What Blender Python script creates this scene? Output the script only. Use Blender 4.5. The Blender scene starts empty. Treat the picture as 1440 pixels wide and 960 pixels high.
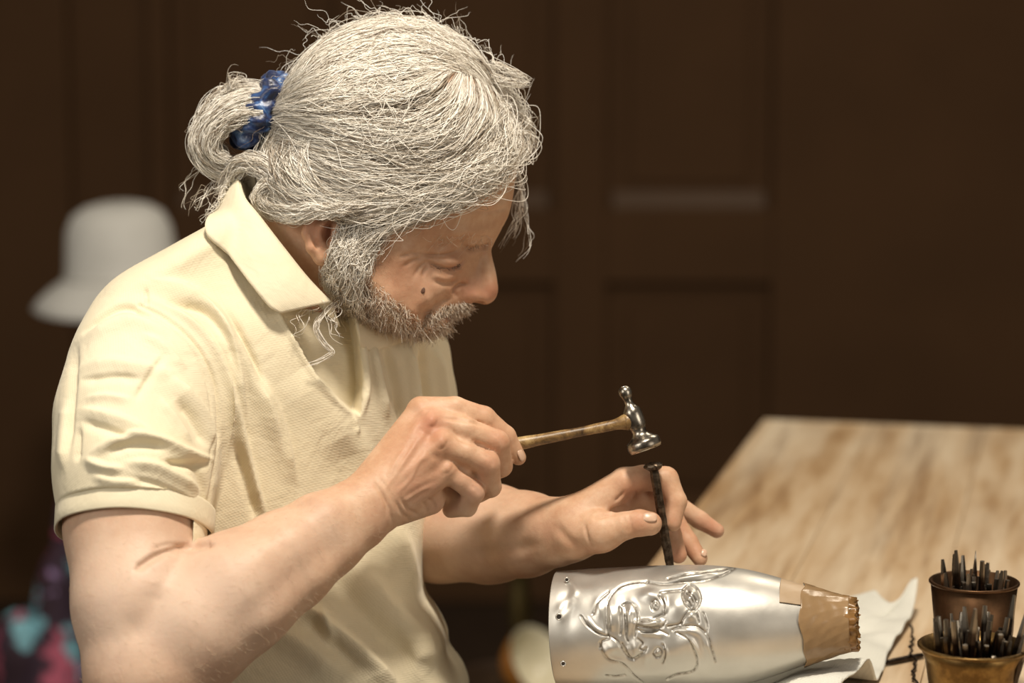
import bpy, math, random
import numpy as np
from mathutils import Vector, Matrix

rng = np.random.default_rng(7)
random.seed(7)
scene = bpy.context.scene
COL = scene.collection

# ------------------------------------------------------------------ camera, world, lights, exposure
FPX, D0 = 3400.0, 1.95            # focal length in pixels (85 mm on 36 mm), reference distance
PITCH = math.radians(8.0)
CAM = np.array([0.0, 0.0, 1.30])
S = FPX / D0                      # pixels per metre on the reference plane
FWD = np.array([0.0, math.cos(PITCH), -math.sin(PITCH)])
UP = np.array([0.0, math.sin(PITCH), math.cos(PITCH)])
RIGHT = np.array([1.0, 0.0, 0.0])

cam_data = bpy.data.cameras.new('camera')
cam = bpy.data.objects.new('camera', cam_data)
COL.objects.link(cam)
cam.location = CAM
cam.rotation_euler = (math.pi / 2 - PITCH, 0, 0)
cam_data.sensor_width = 36.0
cam_data.lens = FPX / 1440.0 * 36.0
cam_data.clip_start = 0.05
cam_data.dof.use_dof = True
cam_data.dof.focus_distance = 1.875
cam_data.dof.aperture_fstop = 3.6
scene.camera = cam

world = bpy.data.worlds.new('world')
scene.world = world
world.use_nodes = True
world.node_tree.nodes['Background'].inputs[0].default_value = (1.0, 0.86, 0.68, 1)
world.node_tree.nodes['Background'].inputs[1].default_value = 0.12

def area(name, loc, target, size, power, color):
    d = bpy.data.lights.new(name, 'AREA')
    d.shape = 'DISK'; d.size = size; d.energy = power; d.color = color
    o = bpy.data.objects.new(name, d)
    COL.objects.link(o)
    o.location = loc
    o.rotation_euler = (Vector(target) - Vector(loc)).to_track_quat('-Z', 'Y').to_euler()
    return o

area('work_lamp', (0.12, 1.12, 2.90), (0.0, 1.95, 1.0), 0.36, 58, (1.0, 0.90, 0.76))
area('left_fill_light', (-2.3, -0.2, 2.1), (-0.1, 1.9, 1.0), 1.7, 36, (1.0, 0.94, 0.84))  # unseen soft fill added from front left to brighten arm and sleeve
area('right_fill_light', (2.6, -0.4, 1.7), (0.1, 1.9, 0.95), 1.6, 25, (1.0, 0.90, 0.76))  # unseen fill added on the right to lift the face
area('ceiling_light', (1.0, 3.4, 2.85), (0.7, 2.6, 0.7), 0.7, 14, (1.0, 0.88, 0.70))

scene.view_settings.view_transform = 'Standard'
scene.view_settings.look = 'None'
scene.view_settings.gamma = 1.0
scene.view_settings.use_curve_mapping = False
scene.view_settings.exposure = 0.06

# ------------------------------------------------------------------ coordinates
# "K" space: x right, y down, w towards the camera, in reference pixels of S per metre.
def K(px, py, w):
    s = (D0 - w / S) / D0
    return np.array([720 + (px - 720) * s, 480 + (py - 480) * s, w], float)

def proj(V):
    s = D0 / (D0 - V[:, 2] / S)
    return 720 + (V[:, 0] - 720) * s, 480 + (V[:, 1] - 480) * s

def k2w(V):
    V = np.asarray(V, float).reshape(-1, 3)
    u = (V[:, 0:1] - 720) / S; v = -(V[:, 1:2] - 480) / S; w = V[:, 2:3] / S
    return CAM + FWD * D0 + RIGHT * u + UP * v - FWD * w

def on_plane(px, py, z):
    """pixel -> point on the horizontal plane at height z"""
    d = FWD + RIGHT * ((px - 720) / FPX) - UP * ((py - 480) / FPX)
    t = (z - CAM[2]) / d[2]
    return CAM + d * t

def at_y(px, py, y):
    """pixel -> point on the vertical plane at world y"""
    d = FWD + RIGHT * ((px - 720) / FPX) - UP * ((py - 480) / FPX)
    return CAM + d * (y / d[1])

# ------------------------------------------------------------------ object helpers
def tag(o, label=None, cat=None, group=None, kind=None):
    if label: o['label'] = label
    if cat: o['category'] = cat
    if group: o['group'] = group
    if kind: o['kind'] = kind
    return o

def empty(name, loc=(0, 0, 0)):
    o = bpy.data.objects.new(name, None)
    o.empty_display_size = 0.05
    COL.objects.link(o)
    o.location = loc
    bpy.context.view_layer.update()
    return o

def origin_of(o):
    p = np.zeros(3)
    while o is not None:
        p += np.array(o.location); o = o.parent
    return p

def place(o, parent):
    COL.objects.link(o)
    if parent is not None:
        o.parent = parent
    return o

def mesh(name, V, F, mat, parent=None, smooth=True, loc=None):
    """V in world coordinates; the object's origin is loc (world) or the parent's origin."""
    V = np.asarray(V, float)
    base = origin_of(parent) if parent is not None else np.zeros(3)
    org = np.array(loc, float) if loc is not None else base
    me = bpy.data.meshes.new(name)
    Vl = (V - org).astype(np.float32)
    if isinstance(F, np.ndarray):
        n, k = F.shape
        me.vertices.add(len(Vl)); me.vertices.foreach_set('co', Vl.ravel())
        me.loops.add(n * k); me.loops.foreach_set('vertex_index', F.astype(np.int32).ravel())
        me.polygons.add(n)
        me.polygons.foreach_set('loop_start', np.arange(0, n * k, k, dtype=np.int32))
        me.update(calc_edges=True)
    else:
        me.from_pydata(Vl.tolist(), [], [tuple(int(i) for i in f) for f in F])
        me.update()
    if smooth:
        me.polygons.foreach_set('use_smooth', np.ones(len(me.polygons), bool))
    me.validate()
    if mat is not None:
        me.materials.append(mat)
    o = bpy.data.objects.new(name, me)
    place(o, parent)
    o.location = org - base
    return o

def grid_faces(nu, nv, close_u=False, close_v=False):
    i = np.arange(nu if close_u else nu - 1)[:, None]
    j = np.arange(nv if close_v else nv - 1)[None, :]
    a = i * nv + j; b = ((i + 1) % nu) * nv + j
    c = ((i + 1) % nu) * nv + (j + 1) % nv; d = i * nv + (j + 1) % nv
    return np.stack([a, b, c, d], -1).reshape(-1, 4)

def orient(V, F):
    """flip so that the closed mesh has positive volume in world space"""
    a, b, c = V[F[:, 0]], V[F[:, 1]], V[F[:, 2]]
    vol = np.einsum('ij,ij->', a - V.mean(0), np.cross(b - V.mean(0), c - V.mean(0)))
    if F.shape[1] == 4:
        d = V[F[:, 3]]
        vol += np.einsum('ij,ij->', a - V.mean(0), np.cross(c - V.mean(0), d - V.mean(0)))
    return F[:, ::-1] if vol < 0 else F

def spline(P, n):
    """Catmull-Rom through the rows of P, n samples evenly spread by chord length"""
    P = np.asarray(P, float)
    d = np.r_[0, np.cumsum(np.linalg.norm(np.diff(P[:, :min(3, P.shape[1])], axis=0), axis=1) + 1e-9)]
    t = np.linspace(0, d[-1], n)
    k = np.clip(np.searchsorted(d, t, side='right') - 1, 0, len(P) - 2)
    f = ((t - d[k]) / (d[k + 1] - d[k]))[:, None]
    p0 = P[np.maximum(k - 1, 0)]; p1 = P[k]; p2 = P[k + 1]; p3 = P[np.minimum(k + 2, len(P) - 1)]
    return 0.5 * (2 * p1 + (p2 - p0) * f + (2 * p0 - 5 * p1 + 4 * p2 - p3) * f ** 2 + (3 * p1 - p0 - 3 * p2 + p3) * f ** 3)

def closed_spline(P, n):
    P = np.asarray(P, float)
    Q = np.vstack([P[-2:], P, P[:3]])
    out = []
    m = max(2, n // len(P))
    for i in range(len(P)):
        p0, p1, p2, p3 = Q[i + 1], Q[i + 2], Q[i + 3], Q[i + 4]
        f = (np.arange(m) / m)[:, None]
        out.append(0.5 * (2 * p1 + (p2 - p0) * f + (2 * p0 - 5 * p1 + 4 * p2 - p3) * f ** 2 + (3 * p1 - p0 - 3 * p2 + p3) * f ** 3))
    return np.vstack(out)

def frames(C):
    """tangent, normal, binormal along a polyline by parallel transport"""
    T = np.gradient(C, axis=0); T /= np.linalg.norm(T, axis=1)[:, None] + 1e-12
    n = np.cross(T[0], [0.3, 0.2, 1.0]); n /= np.linalg.norm(n)
    N = []
    for t in T:
        n = n - t * np.dot(n, t); n /= np.linalg.norm(n); N.append(n)
    N = np.array(N); B = np.cross(T, N)
    return T, N, B

def tube(C, R, seg=10, cap=True):
    C = np.asarray(C, float); R = np.broadcast_to(np.asarray(R, float), (len(C),))
    T, N, B = frames(C)
    a = np.linspace(0, 2 * np.pi, seg, endpoint=False)
    ring = np.cos(a)[None, :, None] * N[:, None] + np.sin(a)[None, :, None] * B[:, None]
    V = (C[:, None] + ring * R[:, None, None]).reshape(-1, 3)
    F = [tuple(f) for f in grid_faces(len(C), seg, close_v=True)]
    if cap:
        F.append(tuple(range(seg - 1, -1, -1)))
        F.append(tuple((len(C) - 1) * seg + i for i in range(seg)))
    return V, F

def lathe(A, B, prof, seg=32, cap=True):
    """revolve (t along A->B in units, radius) pairs about the axis A + t*dir"""
    A = np.asarray(A, float); ax = np.asarray(B, float) - A; ax /= np.linalg.norm(ax)
    n = np.cross(ax, [0.31, 0.77, 0.2]); n /= np.linalg.norm(n); b = np.cross(ax, n)
    a = np.linspace(0, 2 * np.pi, seg, endpoint=False)
    V = []
    for t, r in prof:
        V.append(A + ax * t + r * (np.cos(a)[:, None] * n + np.sin(a)[:, None] * b))
    V = np.vstack(V)
    F = [tuple(f) for f in grid_faces(len(prof), seg, close_v=True)]
    if cap:
        F.append(tuple(range(seg - 1, -1, -1)))
        F.append(tuple((len(prof) - 1) * seg + i for i in range(seg)))
    return V, F

def box(lo, hi, bevel=0.0):
    """box corners, with chamfered edges when bevel > 0"""
    import bmesh
    bm = bmesh.new()
    bmesh.ops.create_cube(bm, size=1.0)
    lo = np.array(lo, float); hi = np.array(hi, float)
    for v in bm.verts:
        v.co = Vector(((np.array(v.co) + 0.5) * (hi - lo) + lo).tolist())
    if bevel > 0:
        bmesh.ops.bevel(bm, geom=list(bm.edges), offset=bevel, segments=2, affect='EDGES', profile=0.5)
    bm.verts.ensure_lookup_table(); bm.verts.index_update()
    V = np.array([v.co[:] for v in bm.verts]); F = [tuple(v.index for v in f.verts) for f in bm.faces]
    bm.free()
    return V, F

def rot_z(V, ang, c=(0, 0, 0)):
    c = np.array(c); ca, sa = math.cos(ang), math.sin(ang)
    M = np.array([[ca, -sa, 0], [sa, ca, 0], [0, 0, 1]])
    return (np.asarray(V) - c) @ M.T + c

# ------------------------------------------------------------------ implicit modelling
class Field:
    def __init__(self, lo, hi, h):
        self.lo = np.array(lo, np.float32); self.h = float(h)
        self.n = np.ceil((np.array(hi) - np.array(lo)) / h).astype(int) + 1
        self.D = np.full(self.n, 40.0, np.float32)

    def sub(self, lo, hi):
        a = np.clip(np.floor((np.array(lo) - self.lo) / self.h).astype(int), 0, self.n)
        b = np.clip(np.ceil((np.array(hi) - self.lo) / self.h).astype(int) + 1, 0, self.n)
        if np.any(b <= a): return None
        ax = [(self.lo[i] + self.h * np.arange(a[i], b[i])).astype(np.float32) for i in range(3)]
        return tuple(slice(a[i], b[i]) for i in range(3)), ax[0][:, None, None], ax[1][None, :, None], ax[2][None, None, :]

    def put(self, sl, d, k, sub=False):
        a = self.D[sl]
        if sub:
            if k > 0:
                h = np.maximum(k - np.abs(-d - a), 0) / k
                self.D[sl] = np.maximum(a, -d) + h * h * k * 0.25
            else:
                self.D[sl] = np.maximum(a, -d)
        else:
            if k > 0:
                h = np.maximum(k - np.abs(a - d), 0) / k
                self.D[sl] = np.minimum(a, d) - h * h * k * 0.25
            else:
                self.D[sl] = np.minimum(a, d)

    def cone(self, p, q, r0, r1, k=0.0, squash=None, sub=False):
        """tapered capsule; squash=(direction, factor) thins it along a direction"""
        p = np.array(p, np.float32); q = np.array(q, np.float32)
        m = max(r0, r1) + k + 4
        g = self.sub(np.minimum(p, q) - m, np.maximum(p, q) + m)
        if g is None: return
        sl, X, Y, Z = g
        if squash is not None:
            n = np.array(squash[0], np.float32); n /= np.linalg.norm(n); e = 1.0 / squash[1] - 1.0
            def warp(x, y, z):
                d = (x * n[0] + y * n[1] + z * n[2]) * e
                return x + d * n[0], y + d * n[1], z + d * n[2]
            X, Y, Z = warp(X - p[0], Y - p[1], Z - p[2])
            d = q - p; d = np.array(warp(*d), np.float32)
        else:
            X = X - p[0]; Y = Y - p[1]; Z = Z - p[2]; d = q - p
        L = float(d @ d) + 1e-9
        t = np.clip((X * d[0] + Y * d[1] + Z * d[2]) / L, 0, 1)
        dist = np.sqrt((X - t * d[0]) ** 2 + (Y - t * d[1]) ** 2 + (Z - t * d[2]) ** 2) - (r0 + (r1 - r0) * t)
        if squash is not None: dist = dist * min(1.0, squash[1] * 1.15)
        self.put(sl, dist.astype(np.float32), k, sub)

    def chain(self, P, k=0.0, squash=None, sub=False):
        """P rows: px, py, w, r (apparent)"""
        Q = [K(a, b, c) for a, b, c, r in P]
        R = [r * (D0 - c / S) / D0 for a, b, c, r in P]
        for i in range(len(P) - 1):
            self.cone(Q[i], Q[i + 1], R[i], R[i + 1], k, squash, sub)

    def ball(self, px, py, w, r, k=0.0, scale=(1, 1, 1), rot=0.0, sub=False):
        c = K(px, py, w); m = r * max(scale) + k + 4
        g = self.sub(c - m, c + m)
        if g is None: return
        sl, X, Y, Z = g
        X = X - c[0]; Y = Y - c[1]; Z = Z - c[2]
        ca, sa = math.cos(rot), math.sin(rot)
        x = (X * ca + Y * sa) / scale[0]; y = (-X * sa + Y * ca) / scale[1]; z = Z / scale[2]
        self.put(sl, ((np.sqrt(x * x + y * y + z * z) - r) * min(scale)).astype(np.float32), k, sub)

    def cut(self, p, n):
        """remove everything on the positive side of the plane"""
        n = np.array(n, np.float32); n /= np.linalg.norm(n); p = np.array(p, np.float32)
        X, Y, Z = [(self.lo[i] + self.h * np.arange(self.n[i])).astype(np.float32) for i in range(3)]
        d = (X - p[0])[:, None, None] * n[0] + (Y - p[1])[None, :, None] * n[1] + (Z - p[2])[None, None, :] * n[2]
        np.maximum(self.D, d, out=self.D)

    def mesh(self, smooth=2):
        D = self.D
        s = (D < 0).view(np.uint8)
        c = np.zeros(np.array(D.shape) - 1, np.uint8)
        for i in (0, 1):
            for j in (0, 1):
                for k in (0, 1):
                    c += s[i:i + c.shape[0], j:j + c.shape[1], k:k + c.shape[2]]
        act = np.flatnonzero((c > 0) & (c < 8))
        cs = c.shape
        I, J, Kk = np.unravel_index(act, cs)
        base = np.stack([I, J, Kk], 1)
        corner = np.array([[i, j, k] for i in (0, 1) for j in (0, 1) for k in (0, 1)])
        val = np.stack([D[I + o[0], J + o[1], Kk + o[2]] for o in corner], 1)
        acc = np.zeros((len(act), 3)); cnt = np.zeros(len(act))
        for a in range(8):
            for b in range(a + 1, 8):
                if np.abs(corner[a] - corner[b]).sum() != 1: continue
                va, vb = val[:, a], val[:, b]
                m = (va < 0) != (vb < 0)
                t = va[m] / (va[m] - vb[m])
                acc[m] += corner[a] + t[:, None] * (corner[b] - corner[a]); cnt[m] += 1
        V = self.lo + (base + acc / cnt[:, None]) * self.h
        quads = []
        st = np.array([cs[1] * cs[2], cs[2], 1])
        for ax in range(3):
            o = np.zeros(3, int); o[ax] = 1
            A = s[:s.shape[0] - o[0], :s.shape[1] - o[1], :s.shape[2] - o[2]]
            B = s[o[0]:, o[1]:, o[2]:]
            e = np.argwhere(A != B)
            b1, b2 = [i for i in range(3) if i != ax]
            ok = (e[:, b1] > 0) & (e[:, b2] > 0) & (e[:, b1] < cs[b1]) & (e[:, b2] < cs[b2]) & (e[:, ax] < cs[ax])
            e = e[ok]
            inside = s[e[:, 0], e[:, 1], e[:, 2]] == 1
            f0 = e @ st
            q = np.stack([f0 - st[b1] - st[b2], f0 - st[b2], f0, f0 - st[b1]], 1)
            flip = inside if ax != 1 else ~inside
            q[flip] = q[flip][:, ::-1]
            quads.append(np.searchsorted(act, q))
        F = np.vstack(quads)
        if smooth: V = relax(V, F, smooth)
        return V, F

def edges_of(F):
    k = F.shape[1]
    e = np.vstack([np.stack([F[:, i], F[:, (i + 1) % k]], 1) for i in range(k)])
    e.sort(axis=1)
    key = e[:, 0].astype(np.int64) * (F.max() + 1) + e[:, 1]
    u = np.unique(key)
    return np.stack([u // (F.max() + 1), u % (F.max() + 1)], 1)

def relax(V, F, n, lam=0.5, mu=-0.52):
    E = edges_of(F)
    deg = np.bincount(E.ravel(), minlength=len(V)).astype(float); deg[deg == 0] = 1
    for it in range(2 * n):
        f = lam if it % 2 == 0 else mu
        A = np.empty_like(V)
        for i in range(3):
            A[:, i] = (np.bincount(E[:, 0], V[E[:, 1], i], len(V)) + np.bincount(E[:, 1], V[E[:, 0], i], len(V))) / deg
        V = V + f * (A - V)
    return V

def normals(V, F):
    n = np.cross(V[F[:, 2]] - V[F[:, 0]], V[F[:, 3]] - V[F[:, 1]])
    N = np.empty_like(V)
    for i in range(3):
        N[:, i] = sum(np.bincount(F[:, k], n[:, i], len(V)) for k in range(4))
    N /= np.linalg.norm(N, axis=1)[:, None] + 1e-9
    return N

def outward(V, F):
    """K space is left-handed: make the vertex normals point outwards"""
    N = normals(V, F)
    vol = np.einsum('ij,ij->', V[F[:, 0]] - V.mean(0), np.cross(V[F[:, 1]] - V[F[:, 0]], V[F[:, 2]] - V[F[:, 0]]))
    return N if vol > 0 else -N

def seg_dist(x, y, P):
    """distance, signed side and running parameter to a polyline P (m,2)"""
    best = np.full(x.shape, 1e9); side = np.zeros(x.shape); par = np.zeros(x.shape)
    L = np.r_[0, np.cumsum(np.linalg.norm(np.diff(P, axis=0), axis=1))]
    for i in range(len(P) - 1):
        d = P[i + 1] - P[i]; l2 = d @ d + 1e-9
        t = np.clip(((x - P[i, 0]) * d[0] + (y - P[i, 1]) * d[1]) / l2, 0, 1)
        ex = x - P[i, 0] - t * d[0]; ey = y - P[i, 1] - t * d[1]
        dd = np.hypot(ex, ey); m = dd < best
        best = np.where(m, dd, best); side = np.where(m, np.sign(d[0] * ey - d[1] * ex), side)
        par = np.where(m, (L[i] + t * (L[i + 1] - L[i])) / L[-1], par)
    return best, side, par

def poly_dist(x, y, P):
    """signed distance to a closed polygon, negative inside"""
    best = np.full(x.shape, 1e9, np.float32); ins = np.zeros(x.shape, bool)
    Q = np.roll(P, -1, axis=0)
    for (ax, ay), (bx, by) in zip(P, Q):
        dx, dy = bx - ax, by - ay
        t = np.clip(((x - ax) * dx + (y - ay) * dy) / (dx * dx + dy * dy + 1e-9), 0, 1)
        best = np.minimum(best, (x - ax - t * dx) ** 2 + (y - ay - t * dy) ** 2)
        c = (ay > y) != (by > y)
        ins ^= c & (x < (bx - ax) * (y - ay) / (by - ay + 1e-12) + ax)
    d = np.sqrt(best)
    return np.where(ins, -d, d)

class Sculpt:
    """moves mesh vertices along their normals, guided by strokes given in picture coordinates"""
    def __init__(self, V, F, wmin=-1e9, wmax=1e9):
        self.V, self.F = V, F
        self.set(wmin, wmax)
    def set(self, wmin=-1e9, wmax=1e9, face=0.05):
        self.N = outward(self.V, self.F)
        self.px, self.py = proj(self.V)
        fz = np.clip((self.N[:, 2] - face) / 0.25, 0, 1)
        self.f = fz * ((self.V[:, 2] > wmin) & (self.V[:, 2] < wmax))
    gain = 1.0
    def stroke(self, pts, width, amp, soft=None, ends=True, n=24):
        """gaussian ridge (amp>0) or groove; soft widens the side to the right of the stroke"""
        P = spline(np.array(pts, float), n) if len(pts) > 2 else np.array(pts, float)
        m = 3 * max(width, soft or 0)
        sel = np.flatnonzero((self.px > P[:, 0].min() - m) & (self.px < P[:, 0].max() + m) & (self.py > P[:, 1].min() - m) & (self.py < P[:, 1].max() + m) & (self.f > 0))
        if not len(sel): return
        d, sd, t = seg_dist(self.px[sel], self.py[sel], P)
        wd = np.where(sd > 0, soft or width, width)
        a = self.gain * amp * np.exp(-(d / wd) ** 2) * self.f[sel]
        if ends: a *= np.clip(np.minimum(t, 1 - t) * 4 + 0.12, 0, 1)
        self.V[sel] += self.N[sel] * a[:, None]
    def bump(self, px, py, r, amp, sx=1.0, sy=1.0, rot=0.0):
        ca, sa = math.cos(rot), math.sin(rot)
        x = self.px - px; y = self.py - py
        a = amp * np.exp(-(((x * ca + y * sa) / (r * sx)) ** 2 + ((-x * sa + y * ca) / (r * sy)) ** 2)) * self.f
        self.V += self.N * a[:, None]
    def region(self, poly, amp, edge=4.0, along=None):
        """move everything inside a closed outline; along = fixed direction instead of the normal"""
        P = np.array(poly, float)
        sel = np.flatnonzero((self.px > P[:, 0].min() - 20) & (self.px < P[:, 0].max() + 20) & (self.py > P[:, 1].min() - 20) & (self.py < P[:, 1].max() + 20) & (self.f > 0))
        d = poly_dist(self.px[sel], self.py[sel], P)
        a = amp * np.clip(0.5 - d / (2 * edge), 0, 1) * self.f[sel]
        a = a * a * (3 - 2 * np.abs(a / amp)) / amp if amp else a
        dirn = self.N[sel] if along is None else np.array(along)[None]
        self.V[sel] += dirn * a[:, None]

class TPS:
    def __init__(self, P, v, reg=1e-3):
        P = np.array(P, float) / 100.0; n = len(P)
        r = np.linalg.norm(P[:, None] - P[None], axis=2)
        A = np.zeros((n + 3, n + 3)); A[:n, :n] = self.k(r) + reg * np.eye(n)
        A[:n, n] = 1; A[:n, n + 1:] = P; A[n, :n] = 1; A[n + 1:, :n] = P.T
        self.c = np.linalg.solve(A, np.r_[np.array(v, float), 0, 0, 0]); self.P = P
    @staticmethod
    def k(r): return np.where(r > 1e-9, r * r * np.log(r + 1e-12), 0)
    def __call__(self, x, y):
        x = np.asarray(x, float) / 100; y = np.asarray(y, float) / 100
        out = self.c[-3] + self.c[-2] * x + self.c[-1] * y
        for (a, b), c in zip(self.P, self.c):
            r2 = (x - a) ** 2 + (y - b) ** 2
            out = out + c * 0.5 * r2 * np.log(r2 + 1e-12)
        return out

class Inflate:
    """a solid with a given outline: near surface through control points, mirrored about a centre sheet"""
    def __init__(self, outline, ctrl, R, centre=lambda x, y: 0.0 * x, hmin=6.0):
        self.P = np.array(outline, float); self.R = R; self.centre = centre; self.hmin = hmin
        ctrl = np.array(ctrl, float)
        t = np.maximum(-poly_dist(ctrl[:, 0], ctrl[:, 1], self.P), 2.0)
        h = (ctrl[:, 2] - centre(ctrl[:, 0], ctrl[:, 1])) / self.rnd(t)
        self.tps = TPS(ctrl[:, :2], h)
    def rnd(self, t):
        q = np.clip(1 - t / self.R, 0, 1)
        return np.sqrt(np.maximum(1 - q * q, 1e-4))
    def near(self, x, y, lift=0.0):
        x = np.asarray(x, float); y = np.asarray(y, float)
        t = -poly_dist(x, y, self.P) + lift
        return self.centre(x, y) + (np.maximum(self.tps(x, y), self.hmin) + lift) * np.where(t > 0, self.rnd(np.maximum(t, 0)), 0)
    def add(self, F, k=0.0, margin=30):
        lo = np.r_[self.P.min(0) - margin, F.lo[2]]; hi = np.r_[self.P.max(0) + margin, F.lo[2] + F.h * F.n[2]]
        sl, X, Y, Z = F.sub(lo, hi)
        x, y = np.broadcast_arrays(X[:, :, 0], Y[:, :, 0])
        x = x.astype(float); y = y.astype(float)
        t = -poly_dist(x, y, self.P)
        H = np.maximum(self.tps(x, y), self.hmin); c = self.centre(x, y)
        q = np.maximum(1 - t / self.R, 0)
        g = np.sqrt(((Z - c[:, :, None].astype(np.float32)) / H[:, :, None].astype(np.float32)) ** 2 + (q * q)[:, :, None].astype(np.float32)) - 1
        F.put(sl, (g * np.minimum(H, self.R)[:, :, None].astype(np.float32)).astype(np.float32), k)
# ------------------------------------------------------------------ materials
class Mat:
    def __init__(self, name):
        self.m = bpy.data.materials.new(name); self.m.use_nodes = True
        self.t = self.m.node_tree; self.b = self.t.nodes['Principled BSDF']
        self.out = self.t.nodes['Material Output']
    def n(self, kind, **kw):
        nd = self.t.nodes.new(kind)
        for k, v in kw.items():
            if k in nd.inputs: nd.inputs[k].default_value = v
            else: setattr(nd, k, v)
        return nd
    def l(self, a, b): self.t.links.new(a, b); return self
    def set(self, **kw):
        for k, v in kw.items(): self.b.inputs[k.replace('_', ' ')].default_value = v
        return self
    def coord(self, scale=(1, 1, 1), rot=(0, 0, 0)):
        tc = self.n('ShaderNodeTexCoord'); mp = self.n('ShaderNodeMapping')
        mp.inputs['Scale'].default_value = scale; mp.inputs['Rotation'].default_value = rot
        self.l(tc.outputs['Object'], mp.inputs['Vector'])
        return mp.outputs['Vector']
    def noise(self, vec, scale, detail=4, rough=0.55, dist=0.0):
        nd = self.n('ShaderNodeTexNoise')
        nd.inputs['Scale'].default_value = scale; nd.inputs['Detail'].default_value = detail
        nd.inputs['Roughness'].default_value = rough; nd.inputs['Distortion'].default_value = dist
        self.l(vec, nd.inputs['Vector'])
        return nd.outputs['Fac']
    def ramp(self, fac, stops, interp='LINEAR'):
        nd = self.n('ShaderNodeValToRGB'); cr = nd.color_ramp; cr.interpolation = interp
        while len(cr.elements) < len(stops): cr.elements.new(0.5)
        for e, (p, c) in zip(cr.elements, stops):
            e.position = p; e.color = c if len(c) == 4 else (*c, 1)
        self.l(fac, nd.inputs['Fac'])
        return nd.outputs['Color']
    def mix(self, fac, a, b, mode='MIX'):
        nd = self.n('ShaderNodeMix', data_type='RGBA', blend_type=mode)
        if isinstance(fac, (int, float)): nd.inputs[0].default_value = fac
        else: self.l(fac, nd.inputs[0])
        for v, i in ((a, 6), (b, 7)):
            if isinstance(v, tuple): nd.inputs[i].default_value = v if len(v) == 4 else (*v, 1)
            else: self.l(v, nd.inputs[i])
        return nd.outputs[2]
    def math(self, op, a, b=0.0):
        nd = self.n('ShaderNodeMath', operation=op)
        for v, i in ((a, 0), (b, 1)):
            if isinstance(v, (int, float)): nd.inputs[i].default_value = v
            else: self.l(v, nd.inputs[i])
        return nd.outputs[0]
    def bump(self, h, strength=0.3, dist=0.001, prev=None):
        nd = self.n('ShaderNodeBump'); nd.inputs['Strength'].default_value = strength; nd.inputs['Distance'].default_value = dist
        self.l(h, nd.inputs['Height'])
        if prev is not None: self.l(prev, nd.inputs['Normal'])
        self.l(nd.outputs['Normal'], self.b.inputs['Normal'])
        return nd.outputs['Normal']
    def base(self, c): self.l(c, self.b.inputs['Base Color']); return self

def plain(name, color, rough=0.6, metal=0.0, var=0.25, scale=40.0, bump=0.0):
    m = Mat(name); v = m.coord()
    f = m.noise(v, scale)
    d = tuple(c * (1 - var) for c in color); u = tuple(min(1, c * (1 + var)) for c in color)
    m.base(m.ramp(f, [(0.3, d), (0.7, u)])).set(Roughness=rough, Metallic=metal)
    if bump: m.bump(m.noise(v, scale * 3), bump, 0.001)
    return m.m

def skin_material():
    m = Mat('skin'); v = m.coord()
    a = m.noise(v, 34, 6, 0.68); b = m.noise(v, 160, 4, 0.6)
    col = m.ramp(a, [(0.32, (0.45, 0.240, 0.140)), (0.5, (0.54, 0.330, 0.205)), (0.66, (0.62, 0.42, 0.285))])
    col = m.mix(m.math('MULTIPLY', b, 0.35), col, (0.47, 0.25, 0.15))
    at = m.n('ShaderNodeAttribute'); at.attribute_name = 'flush'
    col = m.mix(m.math('MULTIPLY', at.outputs['Fac'], 0.8), col, (0.43, 0.165, 0.095))
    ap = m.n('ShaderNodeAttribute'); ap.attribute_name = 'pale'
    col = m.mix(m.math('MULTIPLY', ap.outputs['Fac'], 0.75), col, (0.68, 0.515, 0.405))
    # freckles
    vo = m.n('ShaderNodeTexVoronoi'); vo.inputs['Scale'].default_value = 95
    m.l(v, vo.inputs['Vector'])
    sp = m.ramp(vo.outputs['Distance'], [(0.04, (1, 1, 1)), (0.13, (0, 0, 0))])
    vn = m.ramp(m.noise(v, 60, 2), [(0.58, (0, 0, 0)), (0.68, (1, 1, 1))])
    f = m.mix(1.0, sp, vn, 'MULTIPLY')
    col = m.mix(m.math('MULTIPLY', f, 0.35), col, (0.26, 0.11, 0.055))
    m.base(col).set(Roughness=0.52, Subsurface_Weight=0.12, Subsurface_Scale=0.004)
    m.b.inputs['Subsurface Radius'].default_value = (1.0, 0.35, 0.2)
    m.b.inputs['Specular IOR Level'].default_value = 0.35
    n1 = m.bump(m.noise(v, 420, 3, 0.6), 0.22, 0.0006)
    w = m.coord((1, 1, 1))
    m.bump(m.noise(w, 110, 4, 0.65, 0.6), 0.22, 0.0016, n1)
    return m.m

def cloth_material(name, c0, c1, weave=1500.0, strength=0.35):
    m = Mat(name); v = m.coord()
    a = m.noise(v, 9, 4, 0.6)
    col = m.ramp(a, [(0.3, c0), (0.7, c1)])
    m.base(col).set(Roughness=0.85, Sheen_Weight=0.15)
    m.b.inputs['Specular IOR Level'].default_value = 0.15
    rot = m.coord((1, 1, 1), (0.5, 0.4, 0.7))
    w1 = m.n('ShaderNodeTexWave', wave_type='BANDS', bands_direction='X'); w1.inputs['Scale'].default_value = weave / 8; w1.inputs['Distortion'].default_value = 0.6
    w2 = m.n('ShaderNodeTexWave', wave_type='BANDS', bands_direction='Z'); w2.inputs['Scale'].default_value = weave / 8; w2.inputs['Distortion'].default_value = 0.6
    m.l(rot, w1.inputs['Vector']); m.l(rot, w2.inputs['Vector'])
    h = m.math('MULTIPLY', w1.outputs['Fac'], w2.outputs['Fac'])
    n1 = m.bump(h, strength, 0.0005)
    n2 = m.bump(m.noise(v, 70, 4, 0.6), 0.25, 0.002, n1)
    m.bump(m.noise(v, 24, 3, 0.55, 0.8), 0.35, 0.006, n2)
    return m.m

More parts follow.
